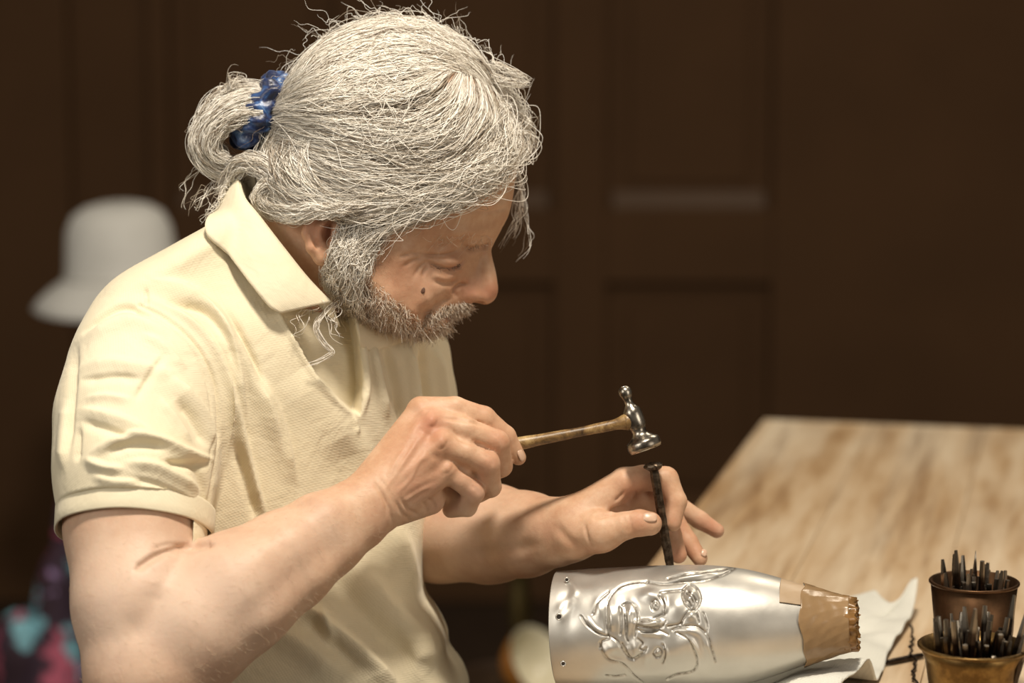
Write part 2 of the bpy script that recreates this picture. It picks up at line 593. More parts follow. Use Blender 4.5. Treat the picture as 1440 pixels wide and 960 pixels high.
def wood_table_material():
    m = Mat('worn_pale_wood')
    v = m.coord((1, 1, 1))
    st = m.coord((9, 0.9, 9))
    oi = m.n('ShaderNodeObjectInfo')
    off = m.n('ShaderNodeVectorMath', operation='ADD')
    sc = m.n('ShaderNodeVectorMath', operation='SCALE'); sc.inputs[3].default_value = 7.0
    cmb = m.n('ShaderNodeCombineXYZ'); m.l(oi.outputs['Random'], cmb.inputs[1])
    m.l(cmb.outputs[0], sc.inputs[0]); m.l(st, off.inputs[0]); m.l(sc.outputs[0], off.inputs[1])
    g = m.noise(off.outputs[0], 3.2, 8, 0.62, 0.15)
    g2 = m.noise(off.outputs[0], 11.0, 6, 0.65, 0.1)
    col = m.ramp(g, [(0.26, (0.18, 0.095, 0.04)), (0.40, (0.38, 0.245, 0.125)), (0.52, (0.54, 0.40, 0.25)), (0.70, (0.66, 0.545, 0.39))])
    col = m.mix(m.math('MULTIPLY', g2, 0.45), col, (0.38, 0.22, 0.095))
    pat = m.noise(m.coord((4.4, 0.5, 4.4)), 2.6, 4, 0.6, 0.2)
    col = m.mix(m.ramp(pat, [(0.45, (0, 0, 0)), (0.68, (0.75, 0.75, 0.75))]), col, (0.70, 0.60, 0.45))
    stain = m.noise(m.coord((11, 0.55, 11)), 2.1, 5, 0.66, 0.1)
    col = m.mix(m.ramp(stain, [(0.54, (0, 0, 0)), (0.72, (0.75, 0.75, 0.75))]), col, (0.17, 0.09, 0.04))
    tone = m.ramp(oi.outputs['Random'], [(0.0, (0.93, 0.91, 0.88)), (1.0, (1, 1, 1))])
    col = m.mix(1.0, col, tone, 'MULTIPLY')
    m.base(col).set(Roughness=0.58)
    m.bump(g2, 0.25, 0.002)
    return m.m

def dark_wood(name, c, rough=0.55):
    m = Mat(name); v = m.coord((6, 6, 0.6))
    g = m.noise(v, 4, 6, 0.6, 0.8)
    m.base(m.ramp(g, [(0.3, tuple(x * 0.7 for x in c)), (0.7, tuple(x * 1.25 for x in c))])).set(Roughness=rough)
    m.bump(g, 0.1, 0.001)
    return m.m

def silver_material():
    m = Mat('satin_silver'); v = m.coord()
    a = m.noise(v, 14, 4, 0.6)
    col = m.ramp(a, [(0.3, (0.48, 0.46, 0.42)), (0.7, (0.58, 0.56, 0.515))])
    at = m.n('ShaderNodeAttribute'); at.attribute_name = 'patina'
    br = m.ramp(m.noise(v, 260, 2), [(0.40, (0.15, 0.15, 0.15)), (0.6, (1, 1, 1))])
    pf = m.mix(1.0, at.outputs['Color'], br, 'MULTIPLY')
    col = m.mix(pf, col, (0.10, 0.075, 0.05))
    m.base(col).set(Metallic=0.72)
    r = m.ramp(m.noise(v, 45, 4), [(0.3, (0.34, 0.34, 0.34)), (0.7, (0.46, 0.46, 0.46))])
    m.l(r, m.b.inputs['Roughness'])
    m.bump(m.noise(v, 130, 3, 0.6), 0.10, 0.0008)
    return m.m

def metal(name, c, rough, dirt=(0.02, 0.012, 0.006), amount=0.5, scale=60):
    m = Mat(name); v = m.coord()
    a = m.noise(v, scale, 5, 0.65)
    f = m.ramp(a, [(0.42, (1, 1, 1)), (0.62, (0, 0, 0))])
    col = m.mix(m.math('MULTIPLY', f, amount), c, dirt)
    m.base(col).set(Metallic=1.0, Roughness=rough)
    m.bump(a, 0.25, 0.0008)
    return m.m

def hair_material(name, stops, rough=0.35):
    m = Mat(name)
    hi = m.n('ShaderNodeHairInfo')
    col = m.ramp(hi.outputs['Random'], stops)
    m.base(col).set(Roughness=rough)
    m.b.inputs['Specular IOR Level'].default_value = 0.6
    return m.m

def satin_material():
    m = Mat('blue_satin'); v = m.coord()
    a = m.noise(v, 55, 5, 0.65, 1.5)
    m.base(m.ramp(a, [(0.36, (0.004, 0.006, 0.02)), (0.48, (0.010, 0.022, 0.085)), (0.60, (0.035, 0.10, 0.27)), (0.72, (0.30, 0.44, 0.62))]))
    m.set(Roughness=0.38, Sheen_Weight=0.2)
    m.bump(m.noise(v, 120, 4), 0.3, 0.002)
    return m.m

SKIN = skin_material()
SHIRT = cloth_material('pale_yellow_pique', (0.72, 0.635, 0.445), (0.77, 0.69, 0.515), 1500.0, 0.22)
RIB = cloth_material('pale_yellow_rib', (0.72, 0.64, 0.46), (0.77, 0.695, 0.525), 2600.0, 0.15)
LINEN = cloth_material('grey_white_linen', (0.56, 0.55, 0.49), (0.70, 0.69, 0.62), 1300.0, 0.5)
FELT = cloth_material('white_felt', (0.60, 0.59, 0.55), (0.70, 0.69, 0.65), 900.0, 0.3)
DENIM = cloth_material('dark_trouser_cloth', (0.035, 0.032, 0.035), (0.06, 0.055, 0.055))
TABLE = wood_table_material()
WALL = plain('dark_brown_paint', (0.062, 0.031, 0.0135), 0.8, 0, 0.10, 3.0)
WALL.node_tree.nodes['Principled BSDF'].inputs['Specular IOR Level'].default_value = 0.12
FLOORM = dark_wood('dark_floor_boards', (0.028, 0.017, 0.010), 0.5)
TRIM = plain('glossy_highlight_trim', (0.070, 0.038, 0.019), 0.45, 0, 0.1, 3.0)  # lighter, glossier than the wall to put the moulding's highlight into its colour
STOOLW = dark_wood('dark_stained_wood', (0.045, 0.024, 0.012))
SILVER = silver_material()
STEEL = metal('worn_tool_steel', (0.46, 0.42, 0.36), 0.30, (0.05, 0.035, 0.022), 0.7, 90)
PUNCH = metal('dark_punch_steel', (0.17, 0.13, 0.095), 0.40, (0.03, 0.018, 0.010), 0.8, 160)
def tipped(name, c):
    m = Mat(name); tc = m.n('ShaderNodeTexCoord'); sp = m.n('ShaderNodeSeparateXYZ'); m.l(tc.outputs['Object'], sp.inputs[0])
    f = m.ramp(sp.outputs[2], [(0.078, (0, 0, 0)), (0.081, (1, 1, 1))])
    a = m.noise(tc.outputs['Object'], 150)
    m.base(m.mix(f, m.ramp(a, [(0.35, tuple(x * 0.5 for x in c)), (0.65, c)]), (0.26, 0.23, 0.19))).set(Metallic=1.0, Roughness=0.3)
    return m.m
BLACKST = metal('blackened_steel', (0.075, 0.055, 0.042), 0.36, (0.02, 0.012, 0.008), 0.6, 120)
TIPPED = tipped('glint_tipped_steel', (0.07, 0.05, 0.038))  # tips lightened by height: a glint painted as polished steel
BRASS = metal('aged_brass', (0.30, 0.185, 0.065), 0.36, (0.07, 0.038, 0.014), 0.75, 45)
COPPER = metal('aged_copper', (0.11, 0.058, 0.030), 0.45, (0.05, 0.028, 0.014), 0.7, 45)
TAPE = plain('brown_packing_tape', (0.26, 0.165, 0.082), 0.24, 0, 0.10, 60, 0.15)
TAPE2 = plain('tan_packing_tape', (0.37, 0.265, 0.165), 0.42, 0, 0.06, 60, 0.1)
SATIN = satin_material()
NAIL = plain('fingernail_skin', (0.56, 0.37, 0.26), 0.32, 0, 0.08, 200)
MOLE = plain('mole_skin', (0.10, 0.045, 0.025), 0.6, 0, 0.2, 300)
HAIR = hair_material('grey_white_hair', [(0.0, (0.16, 0.115, 0.075)), (0.22, (0.42, 0.355, 0.275)), (0.48, (0.80, 0.75, 0.66)), (1.0, (0.95, 0.92, 0.86))])
DARKHAIR = hair_material('ash_brown_hair', [(0.0, (0.045, 0.028, 0.015)), (0.5, (0.11, 0.075, 0.045)), (1.0, (0.28, 0.215, 0.145))])
BEARD = hair_material('grizzled_beard_hair', [(0.0, (0.20, 0.125, 0.07)), (0.3, (0.46, 0.34, 0.23)), (1.0, (0.82, 0.75, 0.65))])
LASH = hair_material('lash_hair', [(0.0, (0.05, 0.025, 0.012)), (1.0, (0.15, 0.09, 0.05))])
FUZZ = hair_material('fine_arm_hair', [(0.0, (0.42, 0.27, 0.15)), (1.0, (0.72, 0.58, 0.42))])

def handle_material():
    m = Mat('worn_hammer_handle'); v = m.coord()
    a = m.noise(v, 45, 6, 0.7, 0.6)
    m.base(m.ramp(a, [(0.36, (0.045, 0.022, 0.008)), (0.5, (0.20, 0.115, 0.04)), (0.66, (0.47, 0.33, 0.15))])).set(Roughness=0.42)
    m.bump(a, 0.3, 0.001)
    return m.m
HANDLE = handle_material()
# ------------------------------------------------------------------ the room
WY = 5.2                                         # back wall
V, F = box((-5.0, WY, 0.0), (5.0, WY + 0.12, 3.0))
wall = tag(mesh('wall_back', V, F, WALL, smooth=False, loc=(0, WY, 0)), 'dark brown panelled back wall', None, None, 'structure')
V, F = box((-5.0, -2.5, -0.05), (5.0, WY, 0.0))
floor = tag(mesh('floor', V, F, FLOORM, smooth=False, loc=(0, 0, 0)), 'dark wooden floor', None, None, 'structure')

def wx(px): return at_y(px, 300, WY - 0.03)[0]
def wz(py): return at_y(720, py, WY - 0.03)[2]
z_up0, z_up1, z_lo1 = wz(292), 2.62, wz(398)
z_lo0 = 0.2
panels = [(240, 475), (545, 780), (852, 1086)]
edges = [(-1600, 100), (212, panels[0][0])] + [(panels[i][1], panels[i + 1][0]) for i in range(len(panels) - 1)] + [(panels[-1][1], 3200)]
for a, b in edges:
    V, F = box((wx(a), WY - 0.03, 0.0), (wx(b), WY + 0.001, 2.9), 0.004)
    mesh('stile', V, F, WALL, wall, smooth=False)
for a, b in panels:
    for z0, z1 in ((0.12, z_lo0), (z_lo1, z_up0), (z_up1, 2.9)):
        V, F = box((wx(a), WY - 0.028, z0), (wx(b), WY + 0.001, z1), 0.003)
        mesh('rail', V, F, WALL, wall, smooth=False)
    for z0, z1 in ((z_up0, z_up1), (z_lo0, z_lo1)):
        x0, x1 = wx(a) + 0.015, wx(b) - 0.015
        # raised field and a sloped bottom moulding; upper ones carry a painted highlight
        V, F = box((x0 + 0.035, WY - 0.006, z0 + 0.05), (x1 - 0.035, WY + 0.001, z1 - 0.05), 0.005)
        mesh('panel', V, F, WALL, wall, smooth=False)
        P = np.array([(x0, WY - 0.027, z0), (x1, WY - 0.027, z0), (x1, WY - 0.002, z0 + 0.034), (x0, WY - 0.002, z0 + 0.034), (x0, WY, z0), (x1, WY, z0)])
        mesh('moulding', P, [(0, 1, 2, 3), (4, 0, 3), (1, 5, 2), (4, 5, 1, 0)], TRIM if z0 == z_up0 else WALL, wall, smooth=False)
V, F = box((-5.0, WY - 0.045, 0.0), (5.0, WY + 0.001, 0.12), 0.006)
tag(mesh('baseboard_back', V, F, WALL, smooth=False, loc=(0, WY, 0)), 'dark baseboard along the back wall', None, None, 'structure')

# ------------------------------------------------------------------ the bench table
TZ = 0.748
Fc = on_plane(1075, 588, TZ); Lp = on_plane(908, 800, TZ)
e1 = (Fc - Lp)[:2]; e1 /= np.linalg.norm(e1)
ang = math.atan2(e1[1], e1[0]) - math.pi / 2
TW, TL = 1.45, 1.62
table = empty('work_table', (Fc[0], Fc[1], 0.0))
table.rotation_euler = (0, 0, ang)
tag(table, 'worn pale wooden work table with plank top beside the seated man', 'table')
npl = 10; pw = TW / npl
def child_local(name, V, F, mat, parent, smooth=False):
    me = bpy.data.meshes.new(name); me.from_pydata(np.asarray(V).tolist(), [], [tuple(int(i) for i in f) for f in F]); me.update()
    if smooth: me.polygons.foreach_set('use_smooth', np.ones(len(me.polygons), bool))
    me.materials.append(mat)
    o = bpy.data.objects.new(name, me); COL.objects.link(o); o.parent = parent
    return o
for i in range(npl):
    dz = random.uniform(-0.0003, 0.0)
    V, F = box((i * pw + 0.0002, -TL, TZ - 0.045), ((i + 1) * pw - 0.0002, random.uniform(-0.004, 0.0), TZ + dz), 0.0009)
    child_local('plank', V, F, TABLE, table)
for x0, x1, y0, y1 in ((0.07, TW - 0.07, -0.11, -0.08), (0.07, TW - 0.07, -TL + 0.08, -TL + 0.11), (0.07, 0.10, -TL + 0.11, -0.11), (TW - 0.10, TW - 0.07, -TL + 0.11, -0.11)):
    V, F = box((x0, y0, TZ - 0.14), (x1, y1, TZ - 0.0451), 0.003)
    child_local('apron', V, F, STOOLW, table)
for x in (0.06, TW - 0.13):
    for y in (-0.14, -TL + 0.07):
        V, F = box((x, y, 0.0), (x + 0.07, y + 0.07, TZ - 0.0452), 0.004)
        child_local('leg', V, F, STOOLW, table)

# ------------------------------------------------------------------ blurred things behind
def px_m(y): return y / FPX
# white brimmed hat on a dark stand
hc = at_y(172, 392, 4.25)
hat_stand = empty('hat_stand', (hc[0], hc[1], 0)); tag(hat_stand, 'dark wooden hat stand under the white hat', 'stand')
V, F = lathe((hc[0], hc[1], 0), (hc[0], hc[1], 1), [(0, 0.15), (0.015, 0.155), (0.03, 0.14), (0.04, 0.03)], 28); mesh('base', V, F, STOOLW, hat_stand)
V, F = lathe((hc[0], hc[1], 0.035), (hc[0], hc[1], 1), [(0, 0.022), (0.1, 0.016), (hc[2] - 0.06, 0.014), (hc[2] - 0.03, 0.02)], 16); mesh('pole', V, F, STOOLW, hat_stand)
V, F = lathe((hc[0], hc[1], hc[2] - 0.02), (hc[0], hc[1], 9), [(0, 0.05), (0.03, 0.075), (0.08, 0.072), (0.105, 0.05), (0.115, 0.01)], 24); mesh('head_block', V, F, STOOLW, hat_stand)
tilt = np.array([-0.045, -0.04, 1.0])
hat = empty('hat', tuple(hc)); tag(hat, 'white brimmed felt hat resting on the dark stand behind the man', 'hat')
a = np.linspace(0, 2 * np.pi, 64, endpoint=False)
cp = [(0.136, 0.004), (0.135, 0.03), (0.130, 0.055), (0.117, 0.076), (0.09, 0.087), (0.05, 0.091), (0.01, 0.095), (0.0, 0.0965)]
ax = tilt / np.linalg.norm(tilt); n_ = np.cross(ax, [0, 1, 0]); n_ /= np.linalg.norm(n_); b_ = np.cross(ax, n_)
def hat_part(name, prof, wave=0.0, thick=0.003):
    rows = []
    for t, r in prof:
        rr = r * (1 + 0.03 * np.cos(2 * a))
        rows.append(hc + ax * t + (ax[None] * (wave * np.sin(3 * a + 1.0) * max(0, r - 0.1) * 10)[:, None]) + rr[:, None] * (np.cos(a)[:, None] * n_ + np.sin(a)[:, None] * b_))
    o = mesh(name, np.vstack(rows), grid_faces(len(prof), 64, close_v=True), FELT, hat)
    md = o.modifiers.new('thickness', 'SOLIDIFY'); md.thickness = thick; md.offset = 0
    return o
hat_part('crown', cp[:0:-1][::-1] if False else [(t, r) for t, r in [(0.004, 0.0965), (0.01, 0.095), (0.05, 0.0925), (0.09, 0.088), (0.115, 0.076), (0.128, 0.055), (0.134, 0.03), (0.135, 0.002)]])
hat_part('brim', [(0.006, 0.0955), (0.0, 0.104), (-0.012, 0.122), (-0.030, 0.142), (-0.046, 0.156)], 0.006)
V, F = [], []
hat_part('hat_band', [(0.004, 0.0975), (0.016, 0.0975)], 0.0, 0.002)

# soft patterned bag on the floor, far behind the man
def bag_material():
    m = Mat('flowered_bag_cloth'); v = m.coord()
    vo = m.n('ShaderNodeTexVoronoi'); vo.inputs['Scale'].default_value = 22; vo.inputs['Randomness'].default_value = 1.0
    dn = m.n('ShaderNodeTexNoise'); dn.inputs['Scale'].default_value = 30; m.l(v, dn.inputs['Vector'])
    mx = m.n('ShaderNodeMix', data_type='VECTOR'); mx.inputs[0].default_value = 0.09
    st = m.n('ShaderNodeVectorMath', operation='MULTIPLY'); st.inputs[1].default_value = (1, 1, 0.6); m.l(v, st.inputs[0])
    m.l(st.outputs[0], mx.inputs[4]); m.l(dn.outputs['Color'], mx.inputs[5])
    m.l(mx.outputs[1], vo.inputs['Vector'])
    sep = m.n('ShaderNodeSeparateColor'); m.l(vo.outputs['Color'], sep.inputs[0])
    c = m.ramp(sep.outputs[0], [(0.0, (0.03, 0.012, 0.02)), (0.22, (0.30, 0.20, 0.38)), (0.34, (0.34, 0.05, 0.10)), (0.48, (0.20, 0.44, 0.52)), (0.62, (0.62, 0.58, 0.55)), (0.76, (0.45, 0.10, 0.16)), (0.86, (0.03, 0.012, 0.02))], 'CONSTANT')
    f = m.ramp(vo.outputs['Distance'], [(0.42, (1, 1, 1)), (0.62, (0, 0, 0))])
    m.base(m.mix(f, (0.035, 0.016, 0.03), c)).set(Roughness=0.8)
    return m.m
BAGM = bag_material()
bc = at_y(150, 1010, 3.95); sc_ = px_m(3.95)
bag = empty('fabric_bag', (bc[0], bc[1], 0.0)); tag(bag, 'slumped dark bag with purple, red and blue flower pattern on the floor', 'bag')
th = np.linspace(0, 2 * np.pi, 48, endpoint=False); ph = np.linspace(0, 1, 26)
rows = []
for t in ph:
    z = 0.43 * t
    r = (0.125 + 0.02 * math.sin(6 * t)) * math.sqrt(max(0.0, 1 - max(0, (t - 0.72) / 0.285) ** 2)) * (1.0 if t > 0.02 else 0.9)
    rr = r * (1 + 0.10 * np.sin(5 * th + 4 * t) + 0.06 * np.sin(9 * th + 7 * t))
    rows.append(np.stack([bc[0] + rr * np.cos(th) * 1.05, bc[1] + rr * np.sin(th) * 0.8, np.full_like(th, z)], 1))
V = np.vstack(rows); F = [tuple(f) for f in grid_faces(len(ph), 48, close_v=True)] + [tuple(range(47, -1, -1))]
mesh('bag_body', V, F, BAGM, bag)
# side pouch
rows = []
for t in ph:
    z = 0.30 * t
    r = 0.052 * math.sqrt(max(0.0, 1 - max(0, (t - 0.7) / 0.305) ** 2)) * (1 + 0.1 * math.sin(9 * t))
    rows.append(np.stack([bc[0] - 0.135 + r * np.cos(th) * 0.9, bc[1] - 0.03 + r * np.sin(th), np.full_like(th, z)], 1))
mesh('side_pouch', np.vstack(rows), F, BAGM, bag)
C = np.array([(bc[0] - 0.07, bc[1] - 0.03, 0.40), (bc[0] - 0.05, bc[1] - 0.03, 0.50), (bc[0] + 0.02, bc[1] - 0.03, 0.54), (bc[0] + 0.09, bc[1] - 0.03, 0.50), (bc[0] + 0.10, bc[1] - 0.03, 0.40)])
V, F = tube(spline(C, 20), 0.009, 8); mesh('handle', V, F, BAGM, bag)
# pale cloth bundle lying beside it
fc = on_plane(5, 1010, 0.0); fc = np.array([fc[0], 3.95, 0.0])
rows = []
for t in np.linspace(0, 1, 14):
    r = 0.11 * math.sqrt(max(0.0, 1 - t ** 2.2)) if t < 1 else 0.001
    rr = r * (1 + 0.14 * np.sin(4 * th + 2) + 0.07 * np.sin(7 * th + 5 * t))
    rows.append(np.stack([fc[0] - 0.12 + rr * np.cos(th), fc[1] + rr * np.sin(th) * 0.8, np.full_like(th, 0.185 * t)], 1))
o = mesh('cloth_bundle', np.vstack(rows), [tuple(f) for f in grid_faces(14, 48, close_v=True)] + [tuple(range(47, -1, -1))], LINEN, loc=(fc[0], fc[1], 0))
tag(o, 'pale crumpled cloth bundle on the floor beside the flowered bag', 'cloth')

# low dark stool behind the table with a glazed bowl and a dim brass vase
ST = 0.276
sp = at_y(755, 930, 3.55)
stool = empty('low_stool', (sp[0], sp[1], 0)); tag(stool, 'low dark wooden stool carrying the orange and cream bowl', 'stool')
V, F = lathe((sp[0], sp[1], ST - 0.035), (sp[0], sp[1], 1), [(0, 0.15), (0.006, 0.157), (0.03, 0.157), (0.035, 0.152)], 32); mesh('seat', V, F, STOOLW, stool)
for k in range(3):
    q = 2 * math.pi * k / 3 + 0.5
    C = np.array([(sp[0] + 0.09 * math.cos(q), sp[1] + 0.09 * math.sin(q), ST - 0.03), (sp[0] + 0.14 * math.cos(q), sp[1] + 0.14 * math.sin(q), 0.002)])
    V, F = tube(C, [0.016, 0.013], 10); mesh('leg', V, F, STOOLW, stool)
OR = plain('orange_glaze', (0.50, 0.20, 0.04), 0.3, 0, 0.15, 12)
CR = plain('cream_glaze', (0.74, 0.68, 0.50), 0.3, 0, 0.05, 12)
bn = np.array([0.66, -0.52, 0.54]); bn /= np.linalg.norm(bn)
bowl_c = at_y(752, 934, 3.50)
bowl = empty('glazed_bowl', tuple(bowl_c - np.array([0, 0, bowl_c[2] - ST]))); tag(bowl, 'tipped glazed bowl, cream inside and orange outside, on the low stool', 'bowl')
V, F = lathe(bowl_c - bn * 0.042, bowl_c + bn, [(0.0, 0.018), (0.002, 0.032), (0.015, 0.045), (0.036, 0.054), (0.052, 0.058)], 40, False); F = F + [tuple(range(39, -1, -1))]
mesh('outer_shell', V, F, OR, bowl)
V, F = lathe(bowl_c - bn * 0.036, bowl_c + bn, [(0.0, 0.012), (0.004, 0.028), (0.014, 0.040), (0.032, 0.049), (0.0465, 0.0545), (0.0475, 0.0575)], 40, False); F = F + [tuple(range(40))]
mesh('inner_glaze', V, F, CR, bowl)
vp = at_y(731, 850, 3.62)
vb = np.array([vp[0], vp[1], ST])
V, F = lathe(vb, vb + np.array([0, 0, 1]), [(0, 0.03), (0.01, 0.032), (0.03, 0.018), (0.07, 0.014), (0.10, 0.02), (0.135, 0.0155), (0.165, 0.013), (0.178, 0.018), (0.182, 0.016)], 24)
tag(mesh('brass_vase', V, F, metal('dull_brass', (0.20, 0.15, 0.06), 0.5), loc=tuple(vb)), 'slim dull brass vase standing behind the tipped bowl', 'vase')
# ------------------------------------------------------------------ the man: body
face_outline = closed_spline([
    (725, 214), (727, 233), (723, 267), (716, 300), (705, 322), (692, 341), (683, 360), (676, 385), (669, 408), (663, 424),
    (657, 432), (648, 439), (637, 443), (633, 449), (630, 457), (622, 465), (602, 471), (572, 468), (540, 458), (505, 440), (470, 410),
    (440, 375), (412, 335), (396, 295), (384, 250), (384, 200), (392, 160), (405, 130), (425, 100), (455, 70), (492, 48), (530, 37),
    (570, 34), (610, 43), (648, 64), (680, 96), (702, 132), (715, 165), (721, 190)], 320)
head_ctrl = [
    (520, 170, 133), (450, 170, 120), (600, 130, 118), (520, 80, 88), (440, 110, 80), (600, 75, 72), (655, 110, 72), (405, 200, 60), (430, 250, 108),
    (480, 250, 130), (560, 210, 134), (640, 200, 112), (695, 200, 62), (680, 150, 66), (708, 240, 46), (690, 260, 74), (660, 260, 98),
    (620, 285, 108), (590, 290, 117), (645, 312, 92), (675, 310, 66), (698, 306, 36), (612, 325, 100),
    (655, 335, 66), (640, 342, 72), (630, 366, 69), (645, 362, 59), (605, 366, 82), (662, 350, 46), (620, 350, 78), (634, 384, 62), (612, 386, 76),
    (678, 352, 24), (585, 368, 98), (555, 360, 112), (600, 410, 84), (620, 402, 70), (640, 398, 52), (655, 402, 35), (618, 428, 62), (640, 425, 42), (652, 424, 28),
    (642, 437, 24), (625, 443, 40), (600, 446, 58), (615, 460, 36), (570, 440, 88), (520, 415, 108), (480, 390, 108), (450, 340, 112), (455, 300, 122), (400, 280, 62), (540, 445, 82), (590, 462, 50)]
HEAD = Inflate(face_outline, head_ctrl, 55.0)
nose_outline = closed_spline([
    (700, 322), (693, 343), (690, 350), (693, 365), (697, 381), (700, 400), (700, 411), (695, 422), (684, 428), (672, 426), (664, 424), (650, 424), (642, 412), (648, 395), (662, 375), (674, 352), (684, 330)], 160)
NOSE = Inflate(nose_outline, [(690, 352, 12), (694, 375, 12), (696, 405, 15), (688, 418, 16), (676, 410, 24), (676, 390, 22), (660, 412, 30), (652, 415, 28), (664, 396, 28), (680, 360, 17), (668, 422, 20)], 14.0)

HV = 2.5
B = Field((70, 8, -330), (1050, 1065, 400), HV)
HEAD.add(B)
NOSE.add(B, 7)
# nose wing, nostril, both sides
for sgn in (1, -1):
    B.ball(657, 413, sgn * 22, 12, 8, (1.1, 0.9, 0.7), 0.3)
    B.chain([(668, 425, sgn * 12, 5), (676, 425, sgn * 10, 4)], 3, sub=True)
    # ear
    e = sgn * 1.0
    B.chain([(466, 304, 116 * e, 9), (450, 299, 122 * e, 8), (437, 308, 127 * e, 8), (433, 328, 128 * e, 8), (439, 348, 127 * e, 8), (450, 362, 121 * e, 9)], 6)
    B.ball(454, 358, 119 * e, 13, 7, (0.9, 1.1, 0.7))
    B.chain([(460, 310, 122 * e, 6), (450, 318, 127 * e, 6), (447, 334, 126 * e, 6), (456, 348, 120 * e, 6)], 5)
    B.ball(463, 326, 125 * e, 10, 5, (0.95, 1.35, 1.2), 0.2, sub=True)
    B.chain([(441, 306, 138 * e, 3.2), (438, 326, 137 * e, 3.2), (445, 346, 131 * e, 3)], 3, sub=True)
    B.chain([(474, 322, 119 * e, 8), (472, 338, 118 * e, 7)], 6)
# neck and trunk (under the shirt)
B.chain([(462, 320, 0, 90), (420, 365, -5, 86), (372, 415, -20, 88)], 24)
B.chain([(366, 450, -30, 80), (380, 640, -30, 90), (400, 1040, -20, 100)], 30)
B.chain([(380, 450, -20, 90), (230, 480, 85, 82)], 30)
B.chain([(380, 450, -20, 90), (540, 480, -230, 66)], 30)
# right arm (towards the camera)
B.chain([(215, 478, 95, 84), (190, 600, 165, 88), (187, 740, 225, 94)], 20)
B.chain([(187, 740, 225, 94), (196, 850, 278, 92), (205, 945, 300, 84), (215, 985, 298, 72)], 16)
B.chain([(222, 960, 296, 80), (275, 880, 288, 88), (330, 835, 272, 87), (400, 790, 246, 72)], 14)
B.chain([(400, 790, 246, 72), (455, 752, 226, 60), (500, 724, 204, 49), (530, 702, 190, 42)], 10, squash=((0.2, -0.1, 1), 0.86))
# right hand
HZ = ((0.1, -0.25, 1), 0.80)
B.chain([(520, 690, 186, 33), (592, 578, 134, 19)], 10)
B.chain([(525, 697, 194, 36), (607, 594, 158, 20)], 10)
B.chain([(531, 706, 194, 36), (620, 622, 172, 20)], 10)
B.chain([(538, 716, 186, 30), (627, 660, 166, 19)], 10)
B.chain([(556, 714, 160, 26), (604, 702, 146, 22)], 12)
B.chain([(545, 690, 160, 34), (618, 655, 120, 36)], 14)
def finger(P, k=4.0, fat=1.06):
    B.chain([(a, b, c, r * fat) for a, b, c, r in P], k)
finger([(592, 577, 136, 19), (640, 574, 136, 15.5), (680, 588, 128, 16), (711, 613, 116, 13.5), (729, 643, 106, 10.5)])
finger([(607, 595, 158, 20), (655, 603, 158, 15.5), (699, 622, 148, 16.5), (705, 655, 118, 14.5), (684, 668, 96, 13)])
finger([(620, 624, 170, 20), (655, 636, 170, 15.5), (686, 652, 162, 16), (690, 684, 134, 14), (668, 694, 108, 13)])
finger([(628, 662, 164, 18), (648, 675, 164, 14.5), (666, 692, 156, 14.5), (657, 712, 134, 13), (634, 716, 122, 11.5)])
finger([(545, 690, 140, 26), (600, 655, 92, 20), (650, 645, 72, 15), (690, 640, 70, 12)], 6)
# webs between the fingers and the flesh of the closed palm
B.chain([(612, 586, 142, 16), (648, 590, 142, 13)], 8); B.chain([(622, 610, 158, 16), (655, 620, 156, 13)], 8); B.chain([(630, 642, 160, 16), (655, 655, 156, 13)], 8)
B.chain([(640, 640, 112, 34), (672, 650, 104, 26)], 10); B.chain([(640, 690, 122, 22), (668, 690, 120, 16)], 8); B.chain([(662, 664, 140, 17), (676, 672, 138, 15)], 8)
# left arm and hand
B.chain([(545, 480, -240, 66), (545, 620, -240, 64), (555, 745, -215, 64)], 16)
B.chain([(555, 748, -212, 66), (620, 747, -146, 71), (690, 750, -70, 69), (740, 751, -20, 59), (780, 748, 20, 47), (808, 742, 46, 41)], 12)
B.chain([(808, 738, 44, 38), (878, 678, 56, 21)], 14)
B.chain([(808, 740, 38, 38), (890, 692, 30, 21)], 14)
B.chain([(808, 745, 30, 36), (890, 708, 6, 20)], 14)
B.chain([(808, 750, 24, 34), (884, 722, -12, 19)], 14)
B.chain([(812, 752, 56, 33), (846, 747, 84, 28), (880, 740, 95, 18.5)], 10)
finger([(878, 738, 95, 18), (900, 735, 98, 17.5), (914, 736, 98, 16)], 4)
finger([(879, 678, 58, 20), (905, 672, 58, 17), (936, 674, 56, 17), (951, 705, 64, 14), (946, 735, 70, 11.5)])
finger([(889, 692, 32, 20), (932, 712, 20, 15.5), (944, 752, 24, 13.5), (954, 780, 36, 11.5)])
finger([(890, 706, 6, 19), (946, 730, -10, 14.5), (968, 762, 2, 12.5), (984, 785, 14, 10.5)])
finger([(886, 704, -14, 18), (946, 706, -34, 13.5), (984, 731, -38, 12), (1008, 746, -38, 10)])
V, F = B.mesh(2)
del B.D
sc = Sculpt(V, F)
